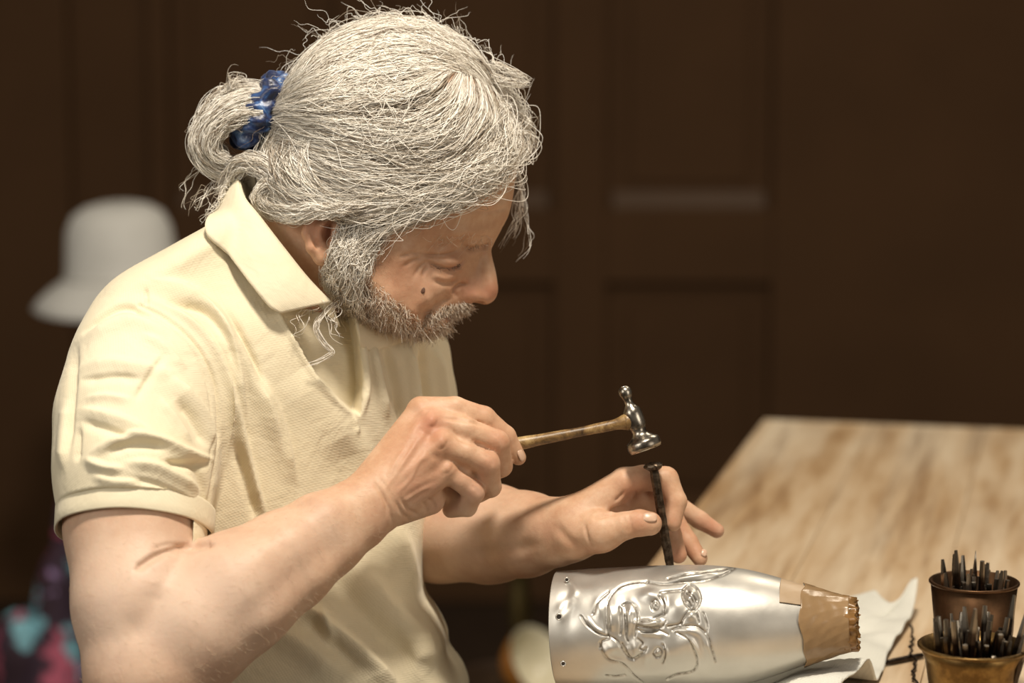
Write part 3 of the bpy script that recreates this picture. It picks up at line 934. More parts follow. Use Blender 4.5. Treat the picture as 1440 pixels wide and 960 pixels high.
# face
sc.gain = 1.5
sc.set(wmin=12)
sc.stroke([(692, 343), (676, 349), (664, 351), (652, 347)], 3.0, -4.5)                      # crease at the root of the nose
sc.bump(632, 367, 13, 9.0, 1.35, 0.72, 0.1)
sc.bump(648, 348, 12, -5.0, 1.3, 0.7, -0.3); sc.bump(612, 352, 12, -3.0, 1.4, 0.6)                                                 # closed eye under the lid
sc.stroke([(600, 366), (614, 374), (630, 378), (643, 374), (652, 364)], 2.2, -5.0)          # lash line
sc.stroke([(594, 358), (612, 360), (630, 358), (648, 354)], 2.4, -4.0)                      # lid fold
sc.stroke([(600, 350), (622, 352), (645, 345)], 5.0, 2.2)
for i, (a, b, c) in enumerate([((601, 367), (590, 376), (583, 388)), ((603, 371), (597, 380), (594, 390)), ((596, 362), (580, 366), (566, 376)), ((597, 358), (578, 356), (560, 362))]):
    sc.stroke([a, b, c], 2.6, -1.8)
sc.stroke([(608, 384), (624, 391), (642, 386)], 5, 2.4)                                     # bag under the eye
sc.stroke([(606, 392), (626, 399), (645, 394)], 3.5, -1.8)
sc.stroke([(640, 416), (625, 425), (606, 440), (596, 452)], 4.0, -3.6, soft=11)   # fold from nose to mouth
sc.stroke([(612, 420), (592, 428), (574, 446)], 12, 3.5)
sc.stroke([(660, 400), (648, 401), (640, 409), (644, 419)], 3.0, -4.0)                      # nose wing
sc.stroke([(646, 441), (634, 442), (620, 445), (606, 450)], 2.8, -4.0)                       # mouth
sc.stroke([(642, 447), (630, 451), (616, 455)], 4.0, 2.2)
for y0 in (262, 276, 291):
    sc.stroke([(717, y0), (690, y0 + 6), (660, y0 + 4)], 3.0, -1.1)
sc.stroke([(700, 318), (680, 324), (655, 325), (625, 330)], 9, 3.0)                          # brow ridge
sc.bump(566, 352, 26, 3.0)
sc.bump(590, 425, 22, -3.0, 1.4, 0.8, 0.6)
sc.gain = 1.0
# right arm and hand
sc.set(wmin=60)
sc.stroke([(196, 794), (222, 778), (250, 769), (292, 763)], 3.2, -7.5, soft=7, ends=False)
sc.stroke([(214, 772), (236, 765), (262, 765)], 3.0, -2.5)
sc.stroke([(170, 895), (205, 868), (222, 820)], 20, -4.0)
sc.stroke([(330, 800), (420, 745), (500, 690)], 24, 4)
sc.stroke([(320, 890), (410, 812), (500, 745)], 18, -3.0)
sc.stroke([(350, 905), (440, 830), (510, 765)], 16, 2.5)
for a in [[(524, 676), (541, 702), (545, 728)], [(556, 702), (566, 722), (578, 732)], [(563, 699), (574, 716), (590, 724)], [(536, 690), (548, 714), (552, 738)]]:
    sc.stroke(a, 2.4, -2.2)
for a, amp in [([(548, 664), (575, 620), (592, 580)], 1.2), ([(552, 670), (585, 625), (606, 594)], 2.2), ([(556, 680), (592, 645), (620, 624)], 2.0), ([(562, 694), (600, 674), (628, 660)], 1.4)]:
    sc.stroke(a, 6, amp)
for x, y, a in [(591, 572, 2.5), (607, 592, 4.0), (621, 621, 4.0), (630, 658, 4.0), (699, 617, 2.0), (685, 646, 2.0), (666, 688, 2.0)]:
    sc.bump(x, y, 9, a)
for a in [[(586, 600), (600, 612), (610, 615)], [(600, 632), (612, 642), (622, 644)]]:
    sc.stroke(a, 6, -2.0)
for a in [[(632, 602), (650, 618), (672, 624), (694, 634)], [(640, 650), (656, 664), (672, 672)], [(622, 588), (650, 590), (690, 600)]]:
    sc.stroke(a, 3.0, -3.0)
for a in [[(540, 690), (560, 662), (575, 640), (588, 616)], [(556, 694), (578, 672), (588, 650), (604, 640)], [(545, 676), (556, 650), (572, 628)], [(566, 706), (590, 690), (610, 682)]]:
    sc.stroke(a, 2.6, 1.5)
for a in [[(588, 588), (597, 582), (604, 574)], [(600, 602), (612, 598), (616, 588)], [(614, 632), (624, 628), (630, 618)], [(620, 668), (632, 662), (638, 652)], [(694, 610), (702, 616), (706, 626)], [(680, 640), (690, 646), (694, 656)], [(660, 682), (670, 688), (674, 696)],
          [(530, 668), (546, 690), (556, 716)], [(600, 700), (610, 708), (612, 716)], [(592, 704), (600, 714), (600, 722)]]:
    sc.stroke(a, 1.8, -1.3)
# left hand
sc.set(wmin=-90)
sc.stroke([(832, 728), (850, 722), (868, 718), (884, 712)], 4.5, -7.0)
for a in [[(864, 705), (872, 698), (878, 690)], [(872, 712), (879, 704), (885, 697)], [(893, 690), (897, 700)], [(822, 735), (826, 755), (836, 772)], [(876, 724), (880, 738), (882, 752)], [(884, 724), (887, 740), (888, 750)]]:
    sc.stroke(a, 2.2, -2.4)
sc.stroke([(780, 735), (800, 760), (830, 778)], 7, -3)
sc.stroke([(650, 735), (700, 735), (760, 728)], 12, 3.0)
sc.stroke([(650, 785), (700, 775), (770, 765)], 12, -4.0)
V = sc.V
flush = np.zeros(len(V)); pale = np.zeros(len(V))
px, py = proj(V)
def paint(arr, x, y, r, a):
    arr += a * np.exp(-(((px - x) ** 2 + (py - y) ** 2) / r ** 2))
for x, y, r, a in [(695, 410, 18, .8), (660, 412, 20, .6), (635, 445, 10, .9), (590, 395, 40, .4), (450, 325, 26, .7), (640, 372, 14, .35), (600, 588, 22, .5), (608, 600, 20, .5), (700, 622, 20, .4), (688, 655, 18, .4),
                   (668, 692, 18, .45), (590, 690, 30, .5), (580, 640, 40, .3), (890, 690, 24, .5), (900, 735, 16, .45), (1000, 742, 24, .7), (960, 785, 22, .6), (945, 730, 16, .4), (930, 690, 14, .4), (625, 722, 16, .6)]:
    paint(flush, x, y, r, a)
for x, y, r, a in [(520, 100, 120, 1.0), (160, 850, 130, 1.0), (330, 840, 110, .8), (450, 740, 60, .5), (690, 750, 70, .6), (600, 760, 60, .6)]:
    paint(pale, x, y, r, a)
Vw = k2w(V)
Fo = orient(Vw, F)
SEAT = 0.46
base = k2w(K(380, 480, -20))[0]; base[2] = 0.0
person = mesh('person', Vw, Fo, SKIN, loc=tuple(base))
for nm, arr in (('flush', flush), ('pale', pale)):
    at = person.data.attributes.new(nm, 'FLOAT', 'POINT'); at.data.foreach_set('value', np.clip(arr, 0, 1).astype(np.float32))
tag(person, 'grey-haired bearded man in a pale yellow polo shirt hammering a punch into metal', 'person')
BODYV, BODYF = V, F

def ellipsoid_patch(name, px_, py_, w, ex, ey, ez, rot, mat, parent, tiltx=0.0, tilty=0.0, n=14):
    """small shallow dome (nails, mole): half ellipsoid, flat radii ex, ey and height ez, leaning by tilts"""
    a = np.linspace(0, 2 * np.pi, 20, endpoint=False); rows = []
    for p in np.linspace(0.02, np.pi / 2, 7)[::-1]:
        sx = np.sign(np.cos(a)) * np.abs(np.cos(a)) ** 0.75; sy = np.sign(np.sin(a)) * np.abs(np.sin(a)) ** 0.75
        rows.append(np.stack([ex * np.sin(p) * sx, ey * np.sin(p) * sy, np.full_like(a, ez * np.cos(p))], 1))
    L = np.vstack(rows)
    cx, sx_ = math.cos(tiltx), math.sin(tiltx); cy, sy_ = math.cos(tilty), math.sin(tilty); cr, sr = math.cos(rot), math.sin(rot)
    Rz = np.array([[cr, -sr, 0], [sr, cr, 0], [0, 0, 1]]); Rx = np.array([[1, 0, 0], [0, cx, -sx_], [0, sx_, cx]]); Ry = np.array([[cy, 0, sy_], [0, 1, 0], [-sy_, 0, cy]])
    L = L @ (Ry @ Rx @ Rz).T + K(px_, py_, w)
    return mesh(name, k2w(L), [tuple(f) for f in grid_faces(7, 20, close_v=True)], mat, parent)

def front_w(x, y):
    """depth of the body surface at a picture position"""
    d = (px - x) ** 2 + (py - y) ** 2
    m = d < 16
    return BODYV[m, 2].max() if m.any() else 0.0
ellipsoid_patch('mole', 593.5, 408, front_w(593.5, 408) - 2.6, 4.2, 4.6, 1.6, 0, MOLE, person)
ellipsoid_patch('fingernail', 733, 640, front_w(731, 641) - 2.5, 5.5, 8.5, 2.2, -0.45, NAIL, person, 0.1, 0.75)
ellipsoid_patch('fingernail', 914, 727, front_w(913, 729) - 2.5, 10.0, 7.0, 2.6, 0.05, NAIL, person, 0.5, 0.12)
ellipsoid_patch('fingernail', 990, 777, front_w(988, 779) - 2.5, 4.5, 5.5, 2.0, 0.4, NAIL, person, 0.5, 0.3)
# ------------------------------------------------------------------ polo shirt
torso_outline = closed_spline([
    (356, 284), (322, 302), (290, 322), (250, 346), (205, 374), (168, 405), (142, 445), (132, 500), (135, 600), (150, 720), (180, 850), (205, 960), (215, 1060),
    (400, 1075), (620, 1065), (655, 1000), (650, 962), (629, 930), (625, 905), (612, 876), (594, 846), (592, 818), (597, 775), (602, 735), (612, 690), (630, 640), (640, 600),
    (640, 560), (633, 520), (626, 480), (606, 452), (560, 436), (500, 420), (450, 390), (410, 340), (384, 304)], 300)
torso_ctrl = [
    (210, 430, 168), (300, 380, 142), (180, 520, 190), (330, 480, 172), (330, 600, 172), (330, 720, 158), (300, 850, 150), (250, 960, 140), (400, 480, 140), (430, 560, 124),
    (430, 680, 120), (430, 800, 130), (420, 900, 142), (400, 1000, 150), (505, 600, 62), (500, 700, 72), (500, 800, 92), (520, 900, 112), (520, 1000, 120), (560, 560, 2), (570, 520, -18), (560, 700, 6), (560, 800, 28),
    (580, 900, 62), (615, 560, -72), (606, 520, -66), (606, 910, 40), (460, 450, 92), (400, 400, 108), (350, 320, 84), (322, 312, 78), (560, 470, -20), (600, 480, -60), (520, 470, 30), (600, 960, 60)]
TORSO = Inflate(torso_outline, torso_ctrl, 42.0, centre=lambda x, y: 60 - 210 * (np.asarray(x, float) - 200) / 430, hmin=40)
SH = Field((60, 225, -330), (680, 1090, 350), 2.3)
TORSO.add(SH)
# far shoulder and far sleeve
SH.chain([(470, 430, -120, 70), (545, 500, -225, 74), (545, 610, -235, 76), (552, 690, -228, 76)], 24)
# near sleeve
sleeve = [(222, 476, 92, 92), (205, 530, 128, 104), (190, 590, 168, 108), (187, 660, 205, 106), (187, 760, 238, 102)]
SH.chain(sleeve, 26)
hem_c = K(187, 748, 226); hem_n = np.array([0.0, 0.92, 0.38])
# cut the sleeve at the hem (only around the sleeve)
g = SH.sub((60, 600, 60), (305, 960, 350))
sl, X, Y, Z = g
d = (X - hem_c[0]) * hem_n[0] + (Y - hem_c[1]) * hem_n[1] + (Z - hem_c[2]) * hem_n[2] + 26
rad = np.sqrt((X - hem_c[0]) ** 2 + ((Y - hem_c[1]) * 0.38 - (Z - hem_c[2]) * 0.92) ** 2) - 128
SH.D[sl] = np.maximum(SH.D[sl], np.minimum(d, -rad).astype(np.float32))
V, F = SH.mesh(2)
sc = Sculpt(V, F)
sc.gain = 1.35
sc.set(wmin=-200)
# armhole seam and the folds either side of it
sc.stroke([(196, 428), (236, 448), (275, 482), (300, 530), (308, 590), (303, 650), (292, 720)], 2.2, -4.0, ends=False)
sc.stroke([(190, 436), (230, 456), (267, 489), (290, 534), (298, 590), (294, 650)], 1.8, -1.8, ends=False)
sc.gain = 1.9
sc.stroke([(208, 420), (250, 440), (290, 476), (316, 530), (322, 590), (318, 650)], 5.0, 4.0)
sc.stroke([(205, 405), (207, 430)], 2.2, -2.5)
sc.stroke([(215, 395), (262, 405), (310, 450), (335, 520), (345, 600)], 5, 5.5, soft=18)
sc.stroke([(232, 425), (285, 440), (318, 480), (332, 530)], 6, -5.0)
sc.stroke([(290, 412), (330, 470), (365, 540), (385, 600), (392, 640)], 4, 5.0, soft=16)
sc.stroke([(320, 440), (352, 500), (372, 560)], 6, -4.0)
sc.stroke([(316, 520), (334, 580), (352, 650), (368, 710), (378, 738)], 3.2, 6.5, soft=13)
sc.stroke([(330, 620), (350, 690), (362, 735)], 7, -6.0)
sc.stroke([(362, 520), (386, 570), (404, 630), (414, 680)], 5, 4.5, soft=16)
# sleeve folds
sc.gain = 1.5
for pts, wd, am, so in [
    ([(112, 470), (150, 440), (180, 431), (215, 446)], 5, -6.0, 9), ([(115, 480), (150, 456), (190, 448), (240, 470)], 9, 5.0, 14),
    ([(110, 520), (150, 508), (200, 515), (245, 526)], 7, 4.5, 12), ([(112, 535), (160, 528), (200, 532)], 5, -4.0, 9),
    ([(190, 562), (205, 535), (230, 500)], 5, -3.5, 8),
    ([(112, 575), (150, 582), (180, 592), (215, 610)], 6, 5.0, 12), ([(115, 592), (150, 602), (190, 618)], 6, -4.5, 9),
    ([(240, 530), (262, 548), (290, 590), (302, 640)], 7, 7.0, 14), ([(250, 560), (272, 590), (292, 630)], 7, -7.0, 10),
    ([(125, 640), (150, 625), (185, 612), (225, 618), (265, 635), (300, 646)], 6, 8.0, 12), ([(150, 636), (180, 624), (215, 624), (240, 632)], 5, -7.0, 9),
    ([(120, 645), (145, 655), (175, 660)], 6, 6.0, 9), ([(175, 650), (215, 652), (250, 668), (285, 690)], 6, 6.0, 12),
    ([(230, 648), (262, 652), (296, 650)], 5, -6.0, 8), ([(180, 672), (220, 680), (262, 700)], 5, -4.0, 8),
    ([(108, 480), (104, 530), (100, 580), (95, 640)], 6, -5.0, 8), ([(96, 560), (92, 610), (88, 660)], 6, 6.0, 10),
    ([(112, 600), (110, 650)], 4, -4.0, 7), ([(270, 640), (285, 680), (290, 720)], 6, -5, 8),
    ([(120, 560), (150, 556), (185, 562)], 5, 3.0, 8), ([(130, 668), (160, 676), (200, 676)], 5, 3.5, 8), ([(225, 560), (250, 590), (270, 625)], 5, 3.5, 9), ([(200, 470), (232, 486), (262, 520)], 5, 3.0, 9)]:
    sc.stroke(pts, wd * 0.72, am * 0.9, so * 0.9)
# chest and belly folds
sc.gain = 1.7
for pts, wd, am, so in [
    ([(420, 520), (460, 580), (495, 640)], 22, 5.0, 34), 
    ([(500, 600), (520, 660), (530, 740)], 12, 5.0, 16),
    ([(400, 830), (450, 870), (510, 920), (570, 975)], 10, 9.0, 22), ([(360, 870), (420, 900), (480, 950)], 12, 7.0, 22), ([(420, 860), (470, 905), (520, 950)], 9, -8.0, 14),
    ([(500, 790), (540, 850), (590, 900), (622, 925)], 16, 9.0, 26), ([(470, 800), (510, 860), (560, 910), (600, 945)], 12, -7.0, 18),
    ([(560, 740), (580, 800), (600, 850)], 10, 4.0, 16), ([(450, 850), (455, 880), (470, 905)], 6, 5, 9)]:
    sc.stroke(pts, wd, am, so)
# far front: hanging vertical folds
for pts, wd, am in [([(522, 480), (530, 520), (545, 590)], 6, 6), ([(540, 480), (556, 530), (568, 600)], 6, -8), ([(570, 480), (580, 530), (586, 590)], 5, 8), ([(592, 480), (600, 540), (606, 600)], 5, -8), ([(612, 490), (622, 540), (628, 610)], 6, 6)]:
    sc.stroke(pts, wd, am)
sc.gain = 1.2
# open neck: the placket gapes and the inside of the far front shows
sc.set(wmin=-200)
opening = [(398, 440), (425, 426), (470, 426), (496, 448), (503, 470), (508, 500), (511, 545), (505, 580), (498, 580), (476, 562), (448, 530), (424, 492), (408, 462)]
sc.region(opening, -34.0, 3.5, along=(0.25, 0.1, 1.0))
sc.set(wmin=-200)
sc.stroke([(392, 440), (418, 490), (442, 530), (470, 562), (497, 584)], 4.0, 4.0)
sc.stroke([(504, 462), (513, 500), (516, 545), (509, 585)], 4.5, 5.0)
sc.stroke([(497, 584), (502, 600), (503, 612)], 3.0, 3.0)
V = sc.V
Vw = k2w(V)
shirt = mesh('polo_shirt', Vw, orient(Vw, F), SHIRT, person)
shirt['label'] = 'pale yellow cotton polo shirt with open neck'
SHV = V; shx, shy = proj(V)
def shirt_w(x, y, dflt=60.0):
    m = (shx - x) ** 2 + (shy - y) ** 2 < 30
    return SHV[m, 2].max() if m.any() else dflt

# sleeve cuff: ribbed band around the hem
a = np.linspace(0, 2 * np.pi, 96, endpoint=False)
u = np.array([1.0, 0, 0]); v = np.cross(hem_n, u); v /= np.linalg.norm(v)
rows = []
for t, r in [(-36, 99.0), (-35, 102.5), (-33.5, 104.6), (-30, 104.9), (-12, 104.4), (-1.2, 104.2), (0, 103.4), (0.2, 101.2), (-4, 99.6), (-30, 98.0)]:
    rr = r * (1 + 0.012 * np.sin(3 * a + 0.6) + 0.008 * np.sin(7 * a))
    rows.append(hem_c + hem_n * t + rr[:, None] * (np.cos(a)[:, None] * u * 1.0 + np.sin(a)[:, None] * v * 0.98))
Vc = k2w(np.vstack(rows))
mesh('sleeve_cuff', Vc, orient(Vc, grid_faces(10, 96, close_v=True)), RIB, shirt)

# collar leaf: from the fold at the neck down to the outer edge
fold = [(356, 236, -70), (343, 236, -20), (336, 250, 30), (342, 276, 74), (364, 304, 104), (398, 348, 122), (428, 386, 124), (450, 410, 116), (466, 425, 104)]
outer = [(336, 262, -90), (312, 285, -30), (300, 308, 30), (297, 331, 84), (320, 357, 128), (350, 396, 150), (376, 428, 156), (386, 436, 154), (395, 440, 150)]
fo = spline(np.array([K(*p) for p in fold]), 60); ou = spline(np.array([K(*p) for p in outer]), 60)
nv = 18; G = np.zeros((60, nv, 3))
for j, t in enumerate(np.linspace(0, 1, nv)):
    G[:, j] = fo * (1 - t) + ou * t
    G[:, j, 2] += 10 * math.sin(math.pi * t ** 0.7) - 2
    G[:, j, 2] += 2.0 * np.sin(np.linspace(0, 9, 60)) * t
# keep it just above the shirt
qx, qy = proj(G.reshape(-1, 3))
lim = np.array([shirt_w(x, y, -999) for x, y in zip(qx, qy)]).reshape(60, nv)
open_d = poly_dist(qx, qy, np.array(opening, float)).reshape(60, nv)
G[:, :, 2] = np.where(open_d > 6, np.maximum(G[:, :, 2], lim + 5 + 2 * np.linspace(0, 1, nv)[None]), G[:, :, 2])
Gs = G.copy()
for _ in range(3):
    Gs[1:-1, 1:-1] = (Gs[1:-1, 1:-1] * 2 + Gs[:-2, 1:-1] + Gs[2:, 1:-1] + Gs[1:-1, :-2] + Gs[1:-1, 2:]) / 6
collar = mesh('collar', k2w(Gs.reshape(-1, 3)), grid_faces(60, nv), RIB, shirt)
md = collar.modifiers.new('thickness', 'SOLIDIFY'); md.thickness = 0.0026; md.offset = 0
# collar stand: inner band up the neck
st0 = spline(np.array([K(*p) for p in fold]), 60) - np.array([0, 0, 3.0])
st1 = spline(np.array([K(x + 12, y + 34, w - 14) for x, y, w in fold]), 60)
G2 = np.stack([st0 * (1 - t) + st1 * t for t in np.linspace(0, 1, 8)], 1)
cs = mesh('collar_stand', k2w(G2.reshape(-1, 3)), grid_faces(60, 8), RIB, shirt)
md = cs.modifiers.new('thickness', 'SOLIDIFY'); md.thickness = 0.002; md.offset = 0
# far collar leaf beyond the opening
ff = spline(np.array([K(*p) for p in [(500, 446, 62), (520, 452, 30), (548, 456, -6), (580, 456, -40)]]), 30)
fu = spline(np.array([K(*p) for p in [(507, 486, 52), (522, 494, 30), (548, 486, -2), (584, 474, -40)]]), 30)
G3 = np.stack([ff * (1 - t) + fu * t + np.array([0, 0, 6 * math.sin(math.pi * t)]) for t in np.linspace(0, 1, 12)], 1)
fcl = mesh('collar', k2w(G3.reshape(-1, 3)), grid_faces(30, 12), RIB, shirt)
md = fcl.modifiers.new('thickness', 'SOLIDIFY'); md.thickness = 0.0024; md.offset = 0

# ------------------------------------------------------------------ trousers, shoes and the stool he sits on (below the frame)
hip = k2w(K(400, 1040, -10))[0]
seat_c = np.array([hip[0] - 0.01, hip[1] + 0.03, 0.0])
def skin_mesh(name, chains, mat, parent, h):
    P = np.vstack([np.array([c[:3] for c in ch]) for ch in chains])
    Fd = Field(P.min(0) - 0.16, P.max(0) + 0.16, h); Fd.D[:] = 1.0
    for ch in chains:
        for p, q in zip(ch[:-1], ch[1:]):
            m = max(p[3], q[3]) + 0.06
            sl, X, Y, Z = Fd.sub(np.minimum(p[:3], q[:3]) - m, np.maximum(p[:3], q[:3]) + m)
            d = np.array(q[:3]) - np.array(p[:3]); L = d @ d + 1e-9
            X = X - p[0]; Y = Y - p[1]; Z = Z - p[2]
            t = np.clip((X * d[0] + Y * d[1] + Z * d[2]) / L, 0, 1)
            Fd.put(sl, (np.sqrt((X - t * d[0]) ** 2 + (Y - t * d[1]) ** 2 + (Z - t * d[2]) ** 2) - (p[3] + (q[3] - p[3]) * t)).astype(np.float32), 0.05)
    V, F = Fd.mesh(2)
    return mesh(name, V, orient(V, F), mat, parent)
x0, y0 = seat_c[0], seat_c[1]
near_knee = (x0 + 0.36, y0 - 0.16, 0.525); far_knee = (x0 + 0.40, y0 + 0.16, 0.525)
skin_mesh('trousers', [[(hip[0], hip[1], hip[2] - 0.12, 0.105), (x0 - 0.02, y0, 0.59, 0.115)],
                       [(x0 - 0.02, y0 - 0.08, 0.56, 0.095), (*near_knee, 0.068), (near_knee[0] + 0.0, near_knee[1], 0.12, 0.055)],
                       [(x0 - 0.02, y0 + 0.08, 0.56, 0.095), (*far_knee, 0.068), (far_knee[0] + 0.0, far_knee[1], 0.12, 0.055)]], DENIM, person, 0.012)
for kx, ky, kz in (near_knee, far_knee):
    skin_mesh('shoe', [[(kx - 0.03, ky, 0.05, 0.045), (kx + 0.08, ky, 0.045, 0.045), (kx + 0.17, ky, 0.035, 0.034)]], STOOLW, person, 0.008)
seat = empty('work_stool', (x0 - 0.02, y0, 0)); tag(seat, 'round dark wooden stool the man is sitting on', 'stool')
V, F = lathe((x0 - 0.02, y0, SEAT - 0.04), (x0 - 0.02, y0, 1), [(0, 0.15), (0.008, 0.165), (0.034, 0.165), (0.04, 0.155)], 32); mesh('seat', V, F, STOOLW, seat)
for k in range(4):
    q = math.pi / 4 + k * math.pi / 2
    C = np.array([(x0 - 0.02 + 0.10 * math.cos(q), y0 + 0.10 * math.sin(q), SEAT - 0.035), (x0 - 0.02 + 0.17 * math.cos(q), y0 + 0.17 * math.sin(q), 0.002)])
    V, F = tube(C, [0.018, 0.014], 10); mesh('leg', V, F, STOOLW, seat)
# ------------------------------------------------------------------ hair
def strands(name, P, rad, mat, parent, label=None):
    """P (n, m, 3) in K space, rad (m,) or (n, m) in reference pixels"""
    n, m = P.shape[:2]
    d = bpy.data.hair_curves.new(name)
    d.add_curves([m] * n)
    org = origin_of(parent)
    W = (k2w(P.reshape(-1, 3)) - org).astype(np.float32)
    d.attributes['position'].data.foreach_set('vector', W.ravel())
    r = (np.broadcast_to(rad, (n, m)) / S).astype(np.float32)
    at = d.attributes.get('radius') or d.attributes.new('radius', 'FLOAT', 'POINT')
    at.data.foreach_set('value', r.ravel())
    d.materials.append(mat)
    o = bpy.data.objects.new(name, d)
    place(o, parent)
    o['kind'] = 'stuff'
    if label: o['label'] = label
    return o

def wobble(n, m, amp, freq=(0.6, 2.2)):
    """smooth random wander along each strand, growing from the root"""
    t = np.linspace(0, 1, m)[None]
    f = rng.uniform(*freq, (n, 1)); p = rng.uniform(0, 6.28, (n, 1)); a = rng.normal(0, amp, (n, 1))
    f2 = f * rng.uniform(1.7, 3.0, (n, 1)); p2 = rng.uniform(0, 6.28, (n, 1)); a2 = rng.normal(0, amp * 0.4, (n, 1))
    return (a * np.sin(6.28 * f * t + p) + a2 * np.sin(6.28 * f2 * t + p2)) * np.minimum(1, t * 4)

def sheet(guides, N, m=16, lift=(1, 12), amp=2.5, spread=0.05, clumps=60, tend=(0.55, 1.0), t0=(0.0, 0.12), side=1, wj=2.0, jit=0.0):
    G = np.array([spline(np.array(g, float), m) for g in guides])          # (g, m, 2)
    ng = len(guides)
    uc = rng.uniform(0, ng - 1, clumps)
    cid = rng.integers(0, clumps, N)
    u = np.clip(uc[cid] + rng.normal(0, spread * (ng - 1), N), 0, ng - 1.001)
    k = u.astype(int); f = (u - k)[:, None, None]
    L = G[k] * (1 - f) + G[k + 1] * f                                        # (N, m, 2)
    # trim both ends at random and resample
    a = rng.uniform(*t0, N)[:, None]; b = rng.uniform(*tend, N)[:, None]
    tt = (a + (b - a) * np.linspace(0, 1, m)[None]) * (m - 1)
    i = np.clip(tt.astype(int), 0, m - 2); fr = (tt - i)[:, :, None]
    L = np.take_along_axis(L, i[:, :, None].repeat(2, 2), 1) * (1 - fr) + np.take_along_axis(L, (i + 1)[:, :, None].repeat(2, 2), 1) * fr
    cw = np.stack([wobble(clumps, m, amp), wobble(clumps, m, amp)], 2)
    L = L + cw[cid] + np.stack([wobble(N, m, amp * 0.7), wobble(N, m, amp * 0.7)], 2)
    if jit: L += rng.normal(0, jit, (N, 1, 2))
    lf = np.maximum(rng.uniform(*lift, N)[:, None] * np.clip(0.15 + 2.2 * np.linspace(0, 1, m)[None], 0, 1) + wobble(N, m, wj), 0.5)
    t = -poly_dist(L[:, :, 0], L[:, :, 1], HEAD.P)
    w = HEAD.near(L[:, :, 0], L[:, :, 1], 0.0)
    # lift along the surface normal: sideways near the outline, towards the viewer further in
    e = np.clip(t / 45, 0, 1); w = w + lf * np.sqrt(e)
    v = L - np.array([550.0, 205.0]); v /= np.linalg.norm(v, axis=2)[:, :, None]
    L = L + v * (lf * np.sqrt(1 - e))[:, :, None]
    w = np.where(t < 0, rng.normal(0, 14, (N, 1)), w)
    s = np.where(rng.random(N) < (1 + side) / 2, 1, -1) if side == 0 else side
    P = np.empty((N, m, 3)); P[:, :, :2] = L; P[:, :, 2] = w * (s if np.isscalar(s) else s[:, None])
    return P

def out(g, d):  # push a guide outwards from the head centre by d pixels
    g = np.array(g, float); c = np.array([550, 200]); v = g - c
    return g + v / np.linalg.norm(v, axis=1)[:, None] * d

top = [[(714, 146), (694, 106), (652, 66), (602, 42), (545, 36), (490, 49), (442, 84), (408, 128), (388, 152), (376, 160)], [(706, 140), (680, 108), (640, 76), (590, 58), (540, 56), (485, 74), (435, 108), (402, 142), (380, 160)],
       [(690, 130), (650, 100), (600, 86), (545, 86), (490, 100), (440, 126), (405, 150), (380, 162)], [(660, 112), (620, 104), (570, 108), (515, 120), (460, 138), (415, 155), (380, 165)],
       [(644, 104), (612, 122), (565, 138), (510, 149), (455, 158), (415, 164), (380, 168)]]
side1 = [[(640, 100), (612, 122), (560, 140), (500, 152), (440, 161), (400, 166), (380, 168)], [(652, 104), (640, 150), (600, 182), (535, 190), (455, 180), (405, 172), (380, 172)],
         [(668, 110), (678, 165), (645, 218), (565, 232), (465, 212), (405, 186), (380, 176)], [(686, 120), (704, 178), (680, 236), (590, 262), (480, 248), (410, 205), (382, 184)]]
side2 = [[(690, 122), (710, 178), (690, 232), (610, 262), (500, 262), (415, 218), (384, 190)], [(698, 134), (718, 188), (698, 242), (620, 284), (510, 292), (430, 268), (382, 212)],
         [(704, 146), (721, 190), (706, 232), (640, 282), (560, 308), (470, 304), (400, 262)]]
over_ear = [[(610, 255), (550, 276), (490, 288), (435, 276), (384, 236)], [(600, 275), (545, 296), (490, 304), (440, 292), (392, 262)], [(585, 292), (530, 312), (480, 312), (440, 304), (405, 296)]]
back = [[(392, 162), (376, 200), (376, 240), (390, 275), (418, 300)], [(402, 164), (386, 205), (392, 250), (415, 286), (450, 302)], [(425, 170), (402, 216), (418, 262), (455, 290), (500, 300)], [(460, 180), (440, 225), (455, 262), (490, 286), (540, 298)]]
sideburn = [[(490, 300), (484, 340), (470, 380), (468, 420), (478, 446)], [(512, 305), (502, 345), (478, 390), (480, 430), (496, 452)], [(540, 310), (518, 350), (500, 395), (498, 430), (512, 456)], [(566, 312), (538, 350), (518, 395), (516, 430), (530, 458)]]
rr = 0.37 * np.r_[np.linspace(0.7, 1, 3), np.ones(9), np.linspace(1, 0.35, 4)]
dark = np.concatenate([sheet(side1, 1700, lift=(0.5, 5), amp=2.5, clumps=90, tend=(0.8, 1), t0=(0.1, 0.5)), sheet(side2, 150, lift=(0.5, 4), amp=2, clumps=60), sheet(top, 1500, lift=(0.5, 4), amp=2, clumps=80, tend=(0.8, 1), t0=(0, 0.3)), sheet(over_ear, 900, lift=(0.5, 6), amp=2), sheet(back, 900, lift=(0.5, 6), amp=2)])
strands('hair_undercoat', dark, rr * 1.15, DARKHAIR, person, 'ash brown strands among the grey hair')
